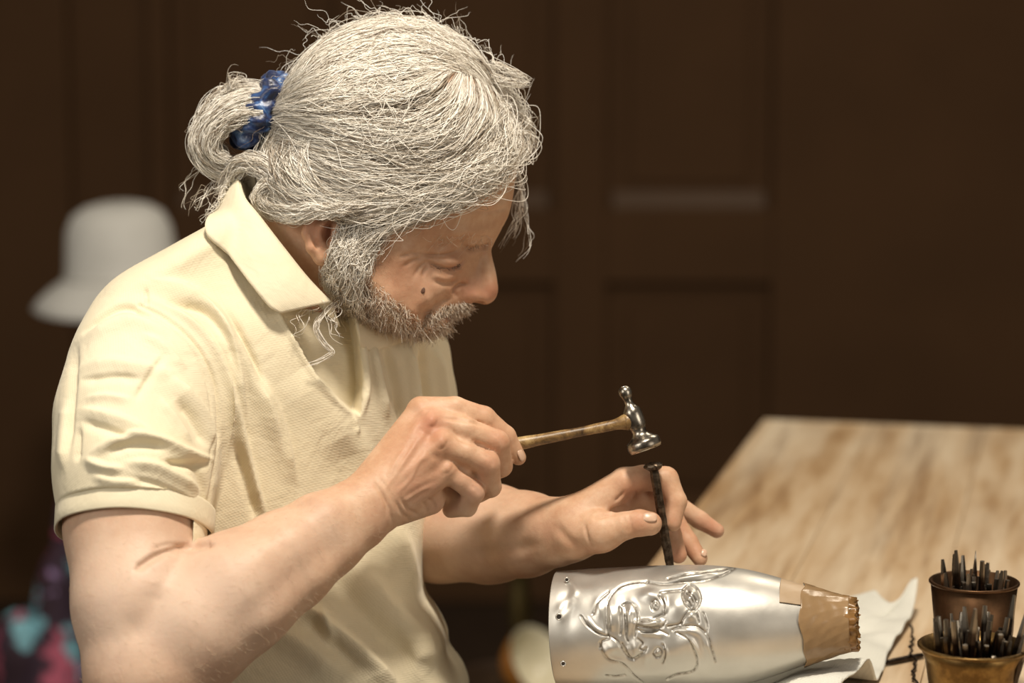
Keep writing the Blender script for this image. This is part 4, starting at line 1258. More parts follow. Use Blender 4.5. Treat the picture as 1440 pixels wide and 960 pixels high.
P = [sheet(top, 2500, lift=(1, 10), amp=4.5, clumps=170, tend=(0.8, 1.0), t0=(0, 0.35)), sheet(top, 1900, lift=(1, 10), amp=3, clumps=110, side=-1, tend=(0.6, 1.0), t0=(0, 0.35)),
     sheet(side1, 620, lift=(4, 15), amp=5.5, clumps=56, spread=0.013, tend=(0.75, 1.0)), sheet(side1, 600, lift=(2, 14), amp=3, clumps=40, side=-1),
     sheet(side2, 520, lift=(3, 14), amp=4.0, clumps=46, spread=0.03, tend=(0.7, 1.0)), sheet(side2, 500, lift=(2, 14), amp=3, clumps=40, side=-1),
     sheet(over_ear, 850, lift=(4, 17), amp=3, clumps=80, t0=(0, 0.4)), sheet(over_ear, 300, lift=(4, 16), amp=3, side=-1),
     sheet(back, 1500, lift=(5, 17), amp=3, clumps=110), sheet(back, 600, lift=(2, 16), amp=3, side=-1),
     sheet(sideburn, 1000, lift=(2, 15), amp=5.5, clumps=46, tend=(0.4, 1.0), t0=(0, 0.5)), sheet(sideburn, 300, lift=(2, 12), amp=4, side=-1, tend=(0.4, 1.0))]
P.append(sheet([[(560, 288), (510, 296), (465, 300), (425, 292), (392, 270)], [(545, 300), (505, 306), (468, 310), (432, 306), (402, 290)]], 1100, lift=(17, 30), amp=3, clumps=50, t0=(0, 0.35)))
# long stray sweeps across the temple
stray = [[(700, 215), (660, 270), (600, 312), (540, 338), (490, 372)], [(712, 205), (690, 262), (640, 296), (560, 326), (500, 350)], [(690, 240), (620, 262), (540, 262), (450, 232), (395, 190)]]
P.append(sheet(stray, 260, lift=(6, 20), amp=6, clumps=16, spread=0.03))
P.append(sheet([[(560, 60), (500, 75), (450, 110), (410, 145), (382, 158)], [(560, 90), (500, 105), (450, 130), (410, 152), (382, 161)]], 700, lift=(1, 9), amp=4, tend=(0.85, 1.0), t0=(0, 0.3)))
P.append(sheet(top + side1[1:], 380, lift=(3, 12), amp=8, clumps=200, spread=0.06, tend=(0.5, 0.95), t0=(0, 0.4)))
P.append(sheet(side1 + side2[1:], 260, lift=(6, 18), amp=9, clumps=260, spread=0.06, tend=(0.5, 0.95), t0=(0, 0.4)))
P.append(sheet(side2 + stray[:1], 260, lift=(8, 26), amp=11, clumps=80, spread=0.08, tend=(0.3, 0.9)))
hair = strands('hair', np.concatenate(P), rr, HAIR, person, 'long grey-white hair swept back')

# loose locks given point by point (px, py, w)
def lock(path, N, r0, r1, amp=3.0, m=16, curl=0.0, turns=0.0, tend=(0.7, 1.0), twist=0.0):
    C = spline(np.array([K(*p) for p in path]), 40)
    T, Nn, Bb = frames(C)
    tt = rng.uniform(*tend, N)[:, None] * np.linspace(0, 1, m)[None] * 39
    i = np.clip(tt.astype(int), 0, 38); f = (tt - i)[:, :, None]
    c = C[i] * (1 - f) + C[i + 1] * f; nn = Nn[i]; bb = Bb[i]
    q = tt / 39
    R = (r0 + (r1 - r0) * q) * np.sqrt(rng.random(N))[:, None]
    a = rng.uniform(0, 6.28, N)[:, None] + twist * q
    P = c + nn * (R * np.cos(a))[:, :, None] + bb * (R * np.sin(a))[:, :, None]
    if turns:
        ph = rng.uniform(0, 0.8, N)[:, None] + 6.28 * turns * q
        P += (nn * np.cos(ph)[:, :, None] + bb * np.sin(ph)[:, :, None]) * curl * np.minimum(1, q * 3)[:, :, None]
    P += np.stack([wobble(N, m, amp), wobble(N, m, amp), wobble(N, m, amp)], 2)
    return P
bun = np.concatenate([
    lock([(392, 158, 20), (352, 150, 24), (312, 166, 24), (288, 196, 20), (298, 226, 16), (326, 240, 12), (352, 232, 8)], 2600, 22, 15, 3.5, twist=1.2),
    lock([(390, 150, -10), (350, 140, -10), (318, 146, -8), (296, 170, -8), (292, 205, -6), (318, 226, 0)], 1400, 22, 16, 4, twist=1.0),
    lock([(370, 160, 40), (335, 165, 44), (306, 184, 44), (300, 212, 38), (322, 226, 34)], 900, 14, 8, 3),
    lock([(400, 258, 60), (374, 236, 56), (346, 230, 40), (326, 246, 24), (314, 276, 14)], 1500, 14, 10, 3.0),
    lock([(400, 272, 66), (380, 262, 64), (368, 280, 60), (385, 300, 62), (410, 308, 66)], 900, 12, 9, 4)])
strands('hair_bun', bun, rr, HAIR, person, 'white ponytail looped back through the blue hair tie')
loose = []
for path, n, r0, r1, am, cu, tu in [
    ([(690, 88, 20), (716, 98, 22), (736, 108, 22), (750, 117, 20)], 34, 9, 4, 2.0, 0, 0),
    ([(690, 108, 30), (712, 116, 30), (735, 118, 24), (749, 116, 20)], 24, 8, 4, 2.0, 0, 0),
    ([(705, 118, 0), (728, 140, -10), (738, 170, -20), (730, 196, -25)], 60, 12, 7, 5, 4, 1.2),
    ([(716, 150, -20), (738, 176, -30), (742, 205, -35), (728, 226, -30)], 40, 8, 6, 5, 4, 1.4),
    ([(722, 230, -60), (734, 262, -70), (733, 300, -76), (718, 334, -76), (700, 352, -70)], 16, 8, 6, 4, 4, 0.9),
    ([(728, 250, -60), (738, 300, -66), (744, 345, -66), (724, 368, -60)], 6, 3, 3, 3, 0, 0),
    ([(470, 425, 98), (455, 442, 112), (446, 460, 124), (456, 482, 128), (468, 496, 130), (452, 508, 134), (430, 516, 138)], 18, 4, 3, 1.2, 1.0, 0.3),
    ([(478, 420, 96), (468, 440, 110), (470, 462, 120), (482, 478, 120)], 8, 5, 5, 5, 2, 1),
    ([(460, 430, 100), (440, 440, 122), (420, 455, 138), (410, 475, 146)], 5, 6, 8, 6, 3, 1),
    ([(300, 215, 10), (282, 232, 10), (262, 262, 8), (257, 300, 6)], 5, 3, 4, 4, 0, 0),
    ([(320, 250, 20), (300, 268, 22), (280, 280, 22), (262, 300, 20)], 10, 5, 6, 6, 3, 1),
    ([(335, 262, 30), (312, 278, 30), (296, 296, 30), (290, 318, 28)], 14, 6, 6, 6, 4, 1.5),
    ([(296, 180, 10), (276, 176, 12), (264, 186, 10)], 6, 3, 3, 4, 2, 1),
    ([(330, 140, 0), (318, 122, 4), (330, 112, 6), (346, 122, 4)], 24, 6, 5, 6, 5, 1.2),
    ]:
    loose.append(lock(path, n, r0, r1, am, curl=cu, turns=tu))
strands('loose_hair', np.concatenate(loose), rr * 0.85, HAIR, person, 'loose stray locks of grey hair')
# flyaways off the outline of the head
nf = 150
k = rng.integers(0, len(face_outline), 4000)
q = face_outline[k]
ok = (q[:, 1] < 200) & (q[:, 0] > 385)
q = q[ok][:nf]; dv = q - np.array([550, 200]); dv /= np.linalg.norm(dv, axis=1)[:, None]
tg = np.stack([-dv[:, 1], dv[:, 0]], 1) * rng.choice([-1, 1], (len(q), 1), p=[0.75, 0.25])
t = np.linspace(0, 1, 16)[None, :, None]
Ln = rng.uniform(8, 48, (len(q), 1, 1)); cv = rng.uniform(-0.9, 0.5, (len(q), 1, 1))
fl = np.zeros((len(q), 16, 3))
fl[:, :, :2] = q[:, None] + dv[:, None] * 8 + tg[:, None] * Ln * t + dv[:, None] * Ln * (0.75 * t + cv * t ** 2)
fl[:, :, 2] = rng.normal(0, 40, (len(q), 1)) * 0.8
fl[:, :, 0] += wobble(len(q), 16, 2.5); fl[:, :, 1] += wobble(len(q), 16, 2.5)
strands('flyaway_hair', fl, rr * 0.6, HAIR, person)

# beard, moustache, brows and lashes rooted on the skin
BN = outward(BODYV, BODYF)
def rooted(poly, N, length, grow, normal=0.5, chaos=0.5, m=7, wmin=0.0, wmax=400.0, curl=0.6, nzmin=-1.0, sink=0.5):
    d = poly_dist(px, py, np.array(poly, float))
    ids = np.flatnonzero((d < 0) & (BODYV[:, 2] > wmin) & (BODYV[:, 2] < wmax) & (BN[:, 2] > nzmin))
    ids = ids[rng.integers(0, len(ids), N)]
    r = BODYV[ids] + rng.normal(0, 1.2, (N, 3)) - BN[ids] * sink
    n = BN[ids]
    g = np.array([grow(x, y) for x, y in zip(px[ids], py[ids])]); g3 = np.c_[g, np.zeros(N)]
    dr = g3 + n * normal + rng.normal(0, chaos, (N, 3)); dr /= np.linalg.norm(dr, axis=1)[:, None]
    bend = rng.normal(0, curl, (N, 3))
    L = rng.uniform(*length, N)[:, None, None]; t = np.linspace(0, 1, m)[None, :, None]
    return r[:, None] + dr[:, None] * L * t + bend[:, None] * L * t ** 2 * 0.7
beard_poly = [(462, 392), (500, 392), (530, 412), (552, 432), (575, 448), (596, 452), (620, 450), (640, 450), (640, 470), (600, 485), (540, 472), (500, 452), (470, 430)]
beard2 = [(500, 380), (530, 395), (560, 424), (590, 446), (560, 446), (520, 425)]
must_poly = [(594, 446), (606, 436), (628, 428), (652, 424), (666, 428), (662, 438), (640, 444), (622, 446), (604, 454)]
down = lambda x, y: (0.35 if x > 540 else 0.05, 0.9)
bd = np.concatenate([rooted(beard_poly, 5600, (4, 12), down, 0.3, 0.5, wmin=-60, curl=0.7), rooted(beard2, 500, (4, 9), down, 0.3, 0.4),
                     rooted(must_poly, 2200, (5, 11), lambda x, y: (-0.1 if x < 645 else 0.35, 0.8), 0.35, 0.35, wmin=-60, curl=0.4)])
strands('beard', bd, 0.33 * np.linspace(1, 0.5, 7), BEARD, person, 'short grizzled beard and moustache')
brow = rooted([(588, 338), (612, 330), (650, 326), (690, 328), (692, 340), (652, 340), (610, 344)], 46, (8, 22), lambda x, y: (-0.75, 0.35), 0.5, 0.35, wmin=10, curl=0.8)
strands('eyebrow', brow, 0.24 * np.linspace(1, 0.5, 7), BEARD, person, 'sparse pale eyebrow')
lash = rooted([(606, 371), (630, 377), (647, 370), (648, 374), (630, 381), (606, 375)], 80, (3, 7), lambda x, y: (0.35, 0.8), 0.6, 0.25, wmin=30, curl=0.3)
brow_shade = rooted([(655, 344), (680, 343), (692, 340), (692, 347), (676, 352), (655, 352)], 26, (2, 5), lambda x, y: (0.3, 0.5), 0.3, 0.4, wmin=8, curl=0.3)  # dark hairs standing in for the shadow line at the inner brow
strands('lashes_and_brow_shade', np.concatenate([lash, brow_shade]), 0.32 * np.linspace(1, 0.4, 7), LASH, person)
arm_poly = [(92, 770), (200, 760), (300, 764), (380, 728), (480, 682), (506, 664), (540, 740), (500, 790), (400, 880), (300, 955), (110, 1000)]
fz = rooted(arm_poly, 2000, (6, 14), lambda x, y: (0.65, 0.35), 0.22, 0.3, wmin=60, curl=0.4)
arm2 = rooted([(600, 690), (690, 676), (790, 700), (800, 790), (690, 825), (600, 810)], 350, (8, 18), lambda x, y: (0.6, 0.3), 0.42, 0.3, wmin=-230, curl=0.4)
strands('arm_hair', fz, 0.11 * np.linspace(1, 0.4, 7), FUZZ, person)

# blue satin hair tie: a gathered ring around the ponytail
c = K(372, 157, 4); axd = np.array([-0.82, -0.56, 0.0]); e_1 = np.array([-0.56, 0.82, 0.0]); e_2 = np.array([0, 0, 1.0])
nu, nv_ = 120, 28
A = np.linspace(0, 2 * np.pi, nu, endpoint=False)[:, None]; Bv = np.linspace(0, 2 * np.pi, nv_, endpoint=False)[None]
tr = 17 + 3.0 * np.sin(9 * A + 2.2 * np.cos(Bv) + 2 * np.sin(2 * A)) + 2.2 * np.sin(16 * A + 3 * Bv + np.sin(5 * A)) + 3.0 * np.sin(2 * A + 1) + 1.5 * np.sin(5 * Bv + 7 * A)
rad = 36 + tr * np.cos(Bv); h_ = tr * np.sin(Bv) * 1.25 + 3 * np.sin(4 * A)
Pn = c + (rad * np.cos(A))[:, :, None] * e_1 * 1.12 + (rad * np.sin(A))[:, :, None] * e_2 + h_[:, :, None] * axd
Vt = k2w(Pn.reshape(-1, 3))
mesh('hair_tie', Vt, orient(Vt, grid_faces(nu, nv_, True, True)), SATIN, person)['label'] = 'blue patterned satin hair tie'
# ------------------------------------------------------------------ hammer
ham = empty('hammer', tuple(k2w(K(560, 658, 106))[0])); tag(ham, 'small chasing hammer with a worn wooden handle raised in his right hand', 'hammer')
hs = np.array([K(556, 659, 106), K(640, 642, 104), K(728, 624, 100), K(790, 612, 97), K(850, 600, 94), K(880, 593, 92), K(898, 589, 91)])
C = spline(hs, 48); t = np.linspace(0, 1, 48)
R = np.interp(t, [0, 0.25, 0.5, 0.66, 0.8, 0.9, 0.935, 0.96, 1.0], [10, 11, 9.0, 7.2, 6.6, 7.6, 10.5, 10.5, 8.0])
R = R * (1 + 0.03 * np.sin(40 * t))
V, F = tube(C, R, 18); mesh('handle', k2w(V), F, HANDLE, ham)
A0 = K(876, 543, 91); A1 = K(908, 632, 91)
prof = [(0, 2.0), (1.5, 6.0), (5, 8.8), (10, 9.4), (15, 7.6), (20, 5.6), (26, 6.0), (30, 8.6), (34, 12.0), (40, 13.0), (56, 12.8), (61, 10.6), (66, 9.6), (71, 12.0), (75, 17.5), (78, 22.0), (81, 23.6), (87, 23.8), (90, 23.0), (91.5, 21.0)]
V, F = lathe(A0, A1, prof, 32)
hh = mesh('hammer_head', k2w(V), F, STEEL, ham)
ax = (A1 - A0) / np.linalg.norm(A1 - A0)
V, F = lathe(A0 + ax * 90.5, A1, [(0, 22.0), (1.4, 22.2), (1.8, 20.0), (1.9, 4.0)], 32)
mesh('striking_face', k2w(V), F, metal('polished_striking_face', (0.62, 0.55, 0.46), 0.22), hh)
eye = K(894, 590, 91); hd = (hs[-1] - hs[-2]) / np.linalg.norm(hs[-1] - hs[-2])
V, F = lathe(eye - hd * 16, eye + hd, [(0, 9.5), (1, 11.5), (4, 12.0), (8, 10.8), (14, 11.5), (17, 11.0)], 20)
mesh('ferrule', k2w(V), F, HANDLE, ham)

# ------------------------------------------------------------------ punch held on the work
pt, pb = K(919, 656, 87), K(943, 799, 71)
pu = empty('chasing_punch', tuple(k2w(pb)[0])); tag(pu, 'dark steel punch held upright between thumb and forefinger on the vessel', 'punch')
C = np.array([pt * (1 - q) + pb * q for q in np.linspace(0, 1, 24)])
R = np.interp(np.linspace(0, 1, 24), [0, 0.1, 0.5, 0.9, 1.0], [6.0, 6.8, 6.4, 6.6, 5.4]) + rng.normal(0, 0.18, 24)
V, F = tube(C, R, 8); mesh('shank', k2w(V), F, PUNCH, pu, smooth=False)
dirp = (pt - pb) / np.linalg.norm(pt - pb)
V, F = lathe(pt - dirp * 5, pt + dirp, [(0, 6.5), (2, 10.5), (4, 12.6), (7, 13.0), (9, 11.0), (10, 6.0)], 18)
V = V + rng.normal(0, 0.7, V.shape)
mesh('mushroomed_head', k2w(V), F, PUNCH, pu, smooth=False)

# ------------------------------------------------------------------ silver vessel with relief faces
va, vb_ = K(786, 885, 46), K(1196, 877, 122)
axv = (vb_ - va); VL = np.linalg.norm(axv); axv /= VL
nv1 = np.cross(axv, [0, 0, 1.0]); nv1 /= np.linalg.norm(nv1); nv2 = np.cross(nv1, axv)
if nv2[2] < 0: nv2 = -nv2
sx = np.array([0, 0.05, 0.2, 0.38, 0.5, 0.6, 0.7, 0.8, 0.9, 1.0]); srr = np.array([80, 82, 84, 85.5, 85, 81.5, 73.5, 60, 46.5, 32.5])
def vr(s):
    return np.interp(s, np.linspace(0, 1, 400), np.convolve(np.pad(np.interp(np.linspace(0, 1, 400), sx, srr), 25, mode='edge'), np.ones(51) / 51, 'valid'))
ns, na = 400, 440
ss = np.linspace(0, 1, ns); aa = np.linspace(0, 2 * np.pi, na, endpoint=False)
def vpoint(s, a, off=0.0):
    r = vr(s) + off
    return va + np.multiply.outer(s, axv * VL) * 1.0 + (r * np.cos(a))[..., None] * nv1 + (r * np.sin(a))[..., None] * nv2
SS, AA = np.meshgrid(ss, aa, indexing='ij')
V = vpoint(SS.ravel(), AA.ravel()); F = grid_faces(ns, na, close_v=True)
scv = Sculpt(V, F); scv.set(face=-0.1)
Z = lambda *p: [(760 + x / 3.13, 770 + y / 3.13) for x, y in p]
# swellings
for x, y, r, a, sx_, sy_ in [(330, 300, 14, 5, 0.9, 1.6), (400, 300, 12, 5, 0.7, 1.7), (480, 330, 10, 7, 2.2, 0.55), (600, 260, 14, 4, 1.2, 1.4), (665, 220, 9, 6, 1, 1.3), (480, 210, 12, 4, 1.4, 0.8), (650, 120, 12, 5, 2.4, 0.7),
                             (560, 460, 15, 4, 1.6, 1.5), (470, 470, 10, 4, 1, 1.5), (650, 420, 14, 4, 1.2, 2.0), (320, 440, 12, 4, 1.3, 1), (480, 540, 16, 3, 2, 0.8), (665, 300, 9, 4, 1, 1), (740, 440, 12, 3, 1, 2), (420, 440, 9, 4, 1, 1.4), (260, 270, 9, 3, 1, 1.8)]:
    (cx, cy), = Z((x, y)); scv.bump(cx, cy, r * 0.8, a * 1.25, sx_, sy_)
scv.set(face=-0.1)
for g, wd, am in [([(435, 333), (480, 336), (530, 326)], 3.2, 3.0), ([(540, 205), (552, 250), (546, 292)], 3.0, 2.6), ([(365, 265), (368, 320), (362, 380)], 2.6, 2.4), ([(388, 270), (392, 330), (388, 385)], 2.6, 2.4), ([(410, 262), (422, 310), (414, 360)], 2.4, 2.0),
                  ([(300, 230), (310, 300), (318, 370)], 4.0, 2.5), ([(560, 145), (660, 130), (780, 108)], 3.5, 2.6), ([(600, 360), (700, 380), (745, 470)], 4.0, 2.4), ([(640, 385), (690, 450), (700, 520)], 3.5, 2.0), ([(270, 430), (310, 480), (380, 505)], 3.5, 2.2),
                  ([(440, 375), (500, 380), (540, 392)], 3.0, 2.4), ([(545, 425), (556, 470), (546, 512)], 3.0, 2.2), ([(380, 430), (400, 470), (430, 470)], 2.8, 2.2), ([(200, 300), (240, 350), (290, 380)], 3.0, 2.0), ([(325, 190), (400, 165), (470, 158)], 3.0, 2.2)]:
    scv.stroke(Z(*g), wd, am)
scv.set(face=-0.1)
grooves = [
    [(470, 148), (400, 155), (350, 172), (310, 210), (292, 260), (288, 320), (298, 385)], [(298, 385), (340, 410), (375, 470), (405, 490), (440, 470), (465, 440)], [(180, 300), (205, 340), (250, 375), (298, 390)],
    [(300, 195), (250, 240), (232, 290)], [(470, 148), (540, 158), (620, 150), (720, 142), (800, 118), (855, 88)], [(560, 135), (620, 118), (720, 105), (850, 84)],
    [(362, 250), (392, 238), (420, 255), (432, 300), (425, 350), (415, 390)], [(372, 300), (378, 345), (376, 390), (384, 410)], [(352, 262), (356, 320), (350, 380)],
    [(430, 320), (470, 322), (520, 300), (545, 290)], [(430, 345), (480, 352), (530, 350), (550, 325)], [(490, 240), (506, 228), (520, 244), (512, 270), (494, 272), (488, 252)], [(526, 212), (545, 250), (540, 285)],
    [(530, 195), (570, 190), (625, 185)], [(560, 345), (600, 338), (620, 330)],
    [(628, 182), (655, 160), (690, 180), (705, 222), (690, 262), (668, 272), (640, 250), (626, 215), (628, 182)], [(640, 200), (660, 215), (672, 240)], [(648, 190), (675, 205), (688, 232)], [(636, 225), (652, 240), (664, 258)],
    [(615, 335), (630, 305), (655, 275), (690, 280), (700, 330)], [(580, 360), (620, 345), (690, 345), (735, 385), (755, 440), (770, 500)], [(600, 372), (650, 405), (680, 460), (690, 510), (670, 545), (600, 560), (560, 580)],
    [(425, 360), (470, 368), (520, 362), (560, 380)], [(430, 400), (450, 420), (440, 445), (460, 450)], [(498, 458), (515, 440), (532, 452), (526, 478), (506, 482), (496, 466)], [(540, 428), (548, 470), (538, 505)],
    [(262, 420), (270, 455), (300, 492), (350, 505), (375, 520), (410, 560), (450, 592)], [(290, 562), (330, 566), (370, 560)], [(300, 400), (270, 412), (262, 440)], [(360, 420), (385, 470), (410, 492)], [(720, 290), (735, 340), (730, 370)],
    [(505, 252), (510, 256)], [(512, 462), (518, 466)]]
patina = np.zeros(len(scv.V))
for g in grooves:
    gp = spline(np.array(Z(*g), float), 30) if len(g) > 2 else np.array(Z(*g))
    near_ = np.flatnonzero((scv.px > gp[:, 0].min() - 6) & (scv.px < gp[:, 0].max() + 6) & (scv.py > gp[:, 1].min() - 6) & (scv.py < gp[:, 1].max() + 6) & (scv.f > 0))
    patina[near_] = np.maximum(patina[near_], np.exp(-(seg_dist(scv.px[near_], scv.py[near_], gp)[0] / 1.3) ** 2))
    scv.stroke(Z(*g), 1.15, -1.9, soft=1.9, ends=False, n=30)
# flattened dents by the open end
scv.bump(800, 850, 14, -3, 0.7, 2.2); scv.bump(820, 815, 16, -3, 1.4, 0.6)
for g in ([(110, 120), (150, 190), (90, 260), (70, 320)], [(80, 330), (110, 290), (150, 220)]):
    scv.stroke(Z(*g), 5, 1.6)
for (x, y), a in zip(Z((505, 252), (515, 464)), (2.4, 2.4)):
    scv.bump(x, y, 2.6, a)
Vw = k2w(scv.V)
vessel = empty('silver_vessel', tuple(k2w(va * 0.6 + vb_ * 0.4 + np.array([0, 85, 0]))[0])); tag(vessel, 'satin silver tapered vessel with embossed faces lying on the linen cloth', 'vessel')
vo = mesh('vessel_wall', Vw, grid_faces(ns, na, close_v=True), SILVER, vessel)
at = vo.data.attributes.new('patina', 'FLOAT', 'POINT'); at.data.foreach_set('value', (0.85 * patina).astype(np.float32))
md = vo.modifiers.new('thickness', 'SOLIDIFY'); md.thickness = 0.0016; md.offset = -1
# make sure the outside is outside
fa = Vw[grid_faces(ns, na, close_v=True)[0]]; nn_ = np.cross(fa[1] - fa[0], fa[2] - fa[1]); cc = k2w(va)[0]
if np.dot(nn_, fa[0] - cc) < 0: vo.data.flip_normals()
HOLE_SHADE = plain('painted_hole_shade', (0.02, 0.014, 0.01), 0.8)
for hx, hy, hr in ((786, 867, 3.4), (792, 933, 2.6), (797, 815, 2.2)):
    m_ = (scv.px - hx) ** 2 + (scv.py - hy) ** 2 < 12
    hw = scv.V[m_ & (scv.V[:, 2] > 0), 2]
    hw = hw.max() if len(hw) else 90
    a = np.linspace(0, 2 * np.pi, 16, endpoint=False)
    ring = [K(hx, hy, hw) + np.c_[r * np.cos(a), r * np.sin(a), np.full(16, z)] for r, z in ((hr + 1.6, -1.0), (hr + 0.9, 1.0), (hr, 0.6), (hr - 0.4, -0.5))]
    mesh('rivet_hole', k2w(np.vstack(ring)), [tuple(f) for f in grid_faces(4, 16, close_v=True)], SILVER, vo)
    mesh('hole_shadow', k2w(K(hx, hy, hw + 0.2) + np.c_[hr * 0.95 * np.cos(a), hr * 0.95 * np.sin(a), 0 * a]), [tuple(range(16))], HOLE_SHADE, vo)  # flat dark disc painted as the shade inside the hole
# brown tape round the narrow end
def wrap(name, s0, s1, off, a0, a1, mat, n=40, m=160, wrinkle=0.8, ragged=0.0, parent=None):
    s = np.linspace(s0, s1, n); a = np.linspace(a0, a1, m)
    Sg, Ag = np.meshgrid(s, a, indexing='ij')
    if ragged: Sg = Sg + ragged * (1 - (Sg - s0) / (s1 - s0)) * (np.sin(3 * Ag + 1) + 0.6 * np.sin(8 * Ag))
    wr = off + wrinkle * (np.sin(5 * Ag + 60 * Sg) * np.sin(90 * Sg + 3 * np.sin(4 * Ag)) + 0.8 * np.abs(np.sin(11 * Ag + 40 * Sg)) ** 6)
    Vt = k2w(vpoint(Sg.ravel(), Ag.ravel(), wr.ravel()))
    o = mesh(name, Vt, grid_faces(n, m), mat, vessel)
    md = o.modifiers.new('thickness', 'SOLIDIFY'); md.thickness = 0.0006; md.offset = 0
    return o
wrap('tape_patch', 0.775, 0.86, 1.6, 0.15, 0.95, TAPE2, wrinkle=0.15)
wrap('tape_band', 0.845, 1.0, 2.6, -0.2, 2 * np.pi - 0.15, TAPE, wrinkle=0.45, ragged=0.006)
# crumpled end
rows = []
a = np.linspace(0, 2 * np.pi, 72, endpoint=False)
for i, q in enumerate(np.linspace(0, 1, 16)):
    r = 36.5 * (1 - q) ** 0.8 + 0.3
    ax_off = 6 + 7 * math.sin(q * 9) * (1 - q) + rng.normal(0, 1.6, 72)
    rr_ = r * (1 + 0.06 * np.sin(6 * a + i) + 0.05 * np.sin(13 * a - 2 * i))
    rows.append(va + axv * (VL - 4 + ax_off if i else VL - 8)[:, None] if False else va + np.outer(np.broadcast_to(VL - 2 + (ax_off if i else -6), 72), axv) + np.outer(rr_ * np.cos(a), nv1) + np.outer(rr_ * np.sin(a), nv2))
mesh('crumpled_tape_end', k2w(np.vstack(rows)), [tuple(f) for f in grid_faces(16, 72, close_v=True)], plain('shiny_brown_tape', (0.23, 0.12, 0.04), 0.2, 0, 0.4, 70, 0.3), vessel)

# ------------------------------------------------------------------ linen cloth under the vessel
ctr = on_plane(1060, 940, TZ)
bd_ = closed_spline([tuple(on_plane(x, y, TZ)[:2]) for x, y in [(1150, 870), (1205, 848), (1250, 868), (1288, 862), (1272, 892), (1250, 925), (1236, 960), (1205, 1010), (1100, 1045), (950, 1050), (850, 1035), (830, 985), (900, 930), (1030, 890)]], 168)
nr = 46
A_, B_ = k2w(va)[0], k2w(vb_)[0]
def axis_near(p):
    d = (B_ - A_)[:2]; t = np.clip(((p[:, 0] - A_[0]) * d[0] + (p[:, 1] - A_[1]) * d[1]) / (d @ d), -0.1, 1.1)
    c = A_[None] + t[:, None] * (B_ - A_)[None]
    return np.hypot(p[:, 0] - c[:, 0], p[:, 1] - c[:, 1]), c[:, 2], vr(np.clip(t, 0, 1)) / S, t
rows = []
th = np.linspace(0, 2 * np.pi, len(bd_), endpoint=False)
corner = on_plane(1287, 862, TZ)
for q in np.linspace(0.01, 1, nr):
    p = ctr[:2] + (bd_ - ctr[:2]) * q
    d, cz, rv, t = axis_near(p)
    z = TZ + 0.0035 + 0.006 * (0.5 + 0.5 * np.sin(5 * th + 5 * q)) * q + 0.004 * (0.5 + 0.5 * np.sin(9 * th - 7 * q + 1.0)) * q * (1.15 - q) * 3 + 0.0015 * np.sin(70 * p[:, 0] + 110 * p[:, 1])
    mound = np.where(t > 0.55, 0.030 * np.clip((t - 0.55) / 0.4, 0, 1), 0.0) * np.exp(-(np.maximum(d - 0.02, 0) / 0.035) ** 2)
    z = z + mound
    under = cz - np.sqrt(np.maximum(rv ** 2 - d ** 2, 0)) - 0.0022
    z = np.where(d < rv, np.minimum(z, under), z)
    dc = np.hypot(p[:, 0] - corner[0], p[:, 1] - corner[1])
    z = z + 0.020 * np.exp(-(dc / 0.026) ** 2) + 0.010 * np.exp(-(np.abs(p[:, 1] - corner[1] + 0.35 * (p[:, 0] - corner[0])) / 0.010) ** 2) * np.clip(t - 0.9, 0, 0.2) * 5 * q
    rows.append(np.c_[p, np.maximum(z, TZ + 0.0012)])
cl = mesh('linen_cloth', np.vstack(rows), [tuple(f) for f in grid_faces(nr, len(bd_), close_v=True)], LINEN, loc=(ctr[0], ctr[1], TZ))
md = cl.modifiers.new('thickness', 'SOLIDIFY'); md.thickness = 0.0014; md.offset = 1
tag(cl, 'crumpled grey-white linen cloth spread under the silver vessel', 'cloth')

# ------------------------------------------------------------------ cups of punches
def cup(name, label, px_, py_, h, hw, prof, mat):
    c = on_plane(px_, py_, TZ + h); dep = (c - CAM) @ FWD; R_ = hw * dep / FPX
    o = empty(name, (c[0], c[1], TZ)); tag(o, label, 'cup')
    V, F = lathe((c[0], c[1], TZ + 0.0008), (c[0], c[1], 9), [(t * h, r * R_) for t, r in prof], 48, False); F = F + [tuple(range(47, -1, -1))]
    mesh('wall', V, F, mat, o).modifiers.new('thickness', 'SOLIDIFY').thickness = -0.0016
    a = np.linspace(0, 2 * np.pi, 49)
    V, F = tube(np.c_[c[0] + R_ * np.cos(a), c[1] + R_ * np.sin(a), np.full(49, TZ + h)], 0.0014, 8, False); mesh('rim', V, F, mat, o)
    return c, R_
c1, R1 = cup('brass_cup', 'flared aged brass cup full of steel punches beside the linen cloth', 1369, 908, 0.080, 76, [(0, 0.70), (0.03, 0.72), (0.6, 0.80), (0.85, 0.88), (1.0, 1.0)], BRASS)
c2, R2 = cup('copper_cup', 'dark straight-sided copper cup packed with tools behind the brass cup', 1370, 818, 0.092, 61, [(0, 0.70), (0.03, 0.72), (0.5, 0.86), (1.0, 1.0)], COPPER)
def punch_mesh(kind, L):
    n = [6, 4, 8, 5][kind % 4]
    r = [0.0030, 0.0034, 0.0027, 0.0038][kind % 4]
    prof = [(0, r * 0.55), (0.004, r), (L * 0.72, r * 0.95), (L * 0.93, r * (0.55 if kind % 2 else 0.8)), (L, r * (0.35 if kind % 2 else 0.7))]
    V, F = lathe((0, 0, 0), (0, 0, 1), prof, n)
    if kind % 3 == 1: V[:, 0] *= 1 - 0.6 * np.clip((V[:, 2] - 0.7 * L) / (0.3 * L), 0, 1)
    me = bpy.data.meshes.new('steel_punch'); me.from_pydata(V.tolist(), [], F); me.update(); me.materials.append(TIPPED if kind < 5 else STEEL)
    return me
kinds = [punch_mesh(k, 0.082 + 0.005 * (k % 4)) for k in range(6)]
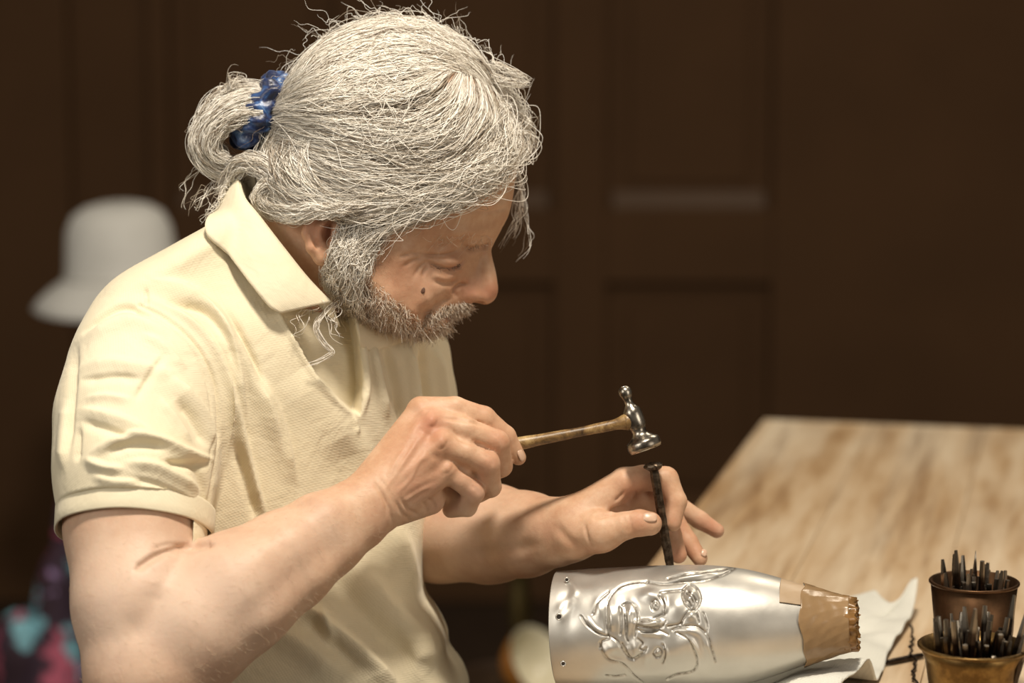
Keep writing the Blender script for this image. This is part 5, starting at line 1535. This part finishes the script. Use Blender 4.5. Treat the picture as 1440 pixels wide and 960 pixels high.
def fill(c, R_, n, h, spread, zb, label, group, tall, lean):
    pts = []
    tries = 0
    while len(pts) < n and tries < 6000:
        tries += 1
        r = R_ * 0.80 * math.sqrt(random.random()); q = random.uniform(0, 6.283)
        p = (r * math.cos(q), r * math.sin(q))
        if all((p[0] - x) ** 2 + (p[1] - y) ** 2 > (0.0064) ** 2 for x, y in pts): pts.append(p)
    for i, (x, y) in enumerate(pts):
        L = 0.092
        bx, by = x * 0.62, y * 0.62
        z0 = TZ + zb + random.uniform(0.0, 0.010) + (tall if i % 9 == 0 else 0)
        lx, ly = x * spread + random.gauss(0, lean), y * spread + random.gauss(0, lean)
        o = bpy.data.objects.new('steel_punch', kinds[random.choice([0, 1, 2, 3, 4, 0, 1, 2, 3, 5])]); COL.objects.link(o)
        o.location = (c[0] + bx, c[1] + by, z0)
        d = Vector((lx - bx, ly - by, L)).normalized()
        o.rotation_euler = d.to_track_quat('Z', 'Y').to_euler()
        if o.data == kinds[5]: tag(o, 'bright bare steel punch among the dark ones in the %s cup' % ('brass' if 'brass' in group else 'copper'), 'punch', group)
        elif i % 9 == 0: tag(o, label.replace('short ', '') + ', rising taller than the rest', 'punch', group)
        else: tag(o, label, 'punch', group)
fill(c1, R1, 54, 0.08, 1.05, -0.002 + 0.003, 'short steel punch standing in the flared brass cup', 'punches in the brass cup', 0.012, 0.008)
fill(c2, R2, 56, 0.092, 0.93, 0.003, 'blackened steel punch packed in the copper cup', 'punches in the copper cup', 0.014, 0.003)
# thin scriber and twisted wire on the table
p0, p1 = on_plane(1243, 932, TZ + 0.003), on_plane(1302, 920, TZ + 0.003)
V, F = tube(np.array([p0 * (1 - t) + p1 * t for t in np.linspace(0, 1, 10)]), [0.0012, 0.0022, 0.0025, 0.0025, 0.0025, 0.0025, 0.0025, 0.0025, 0.0022, 0.001], 10)
tag(mesh('scriber', V, F, BLACKST, loc=tuple(p0)), 'thin dark steel scriber lying on the table beside the cloth', 'scriber')
C = spline(np.array([on_plane(x, y, TZ + 0.0025 + dz) for x, y, dz in [(1279, 878, 0.010), (1284, 895, 0.003), (1280, 912, 0.0055), (1287, 930, 0.001), (1284, 948, 0.0), (1291, 965, 0.0)]]), 60)
t = np.linspace(0, 1, 60); C = C + 0.0012 * np.c_[np.sin(50 * t), np.cos(50 * t), 0 * t]
V, F = tube(C, 0.0011, 6); tag(mesh('binding_wire', V, F, BLACKST, loc=tuple(C[-1])), 'dark twisted binding wire hanging off the corner of the linen cloth', 'wire')
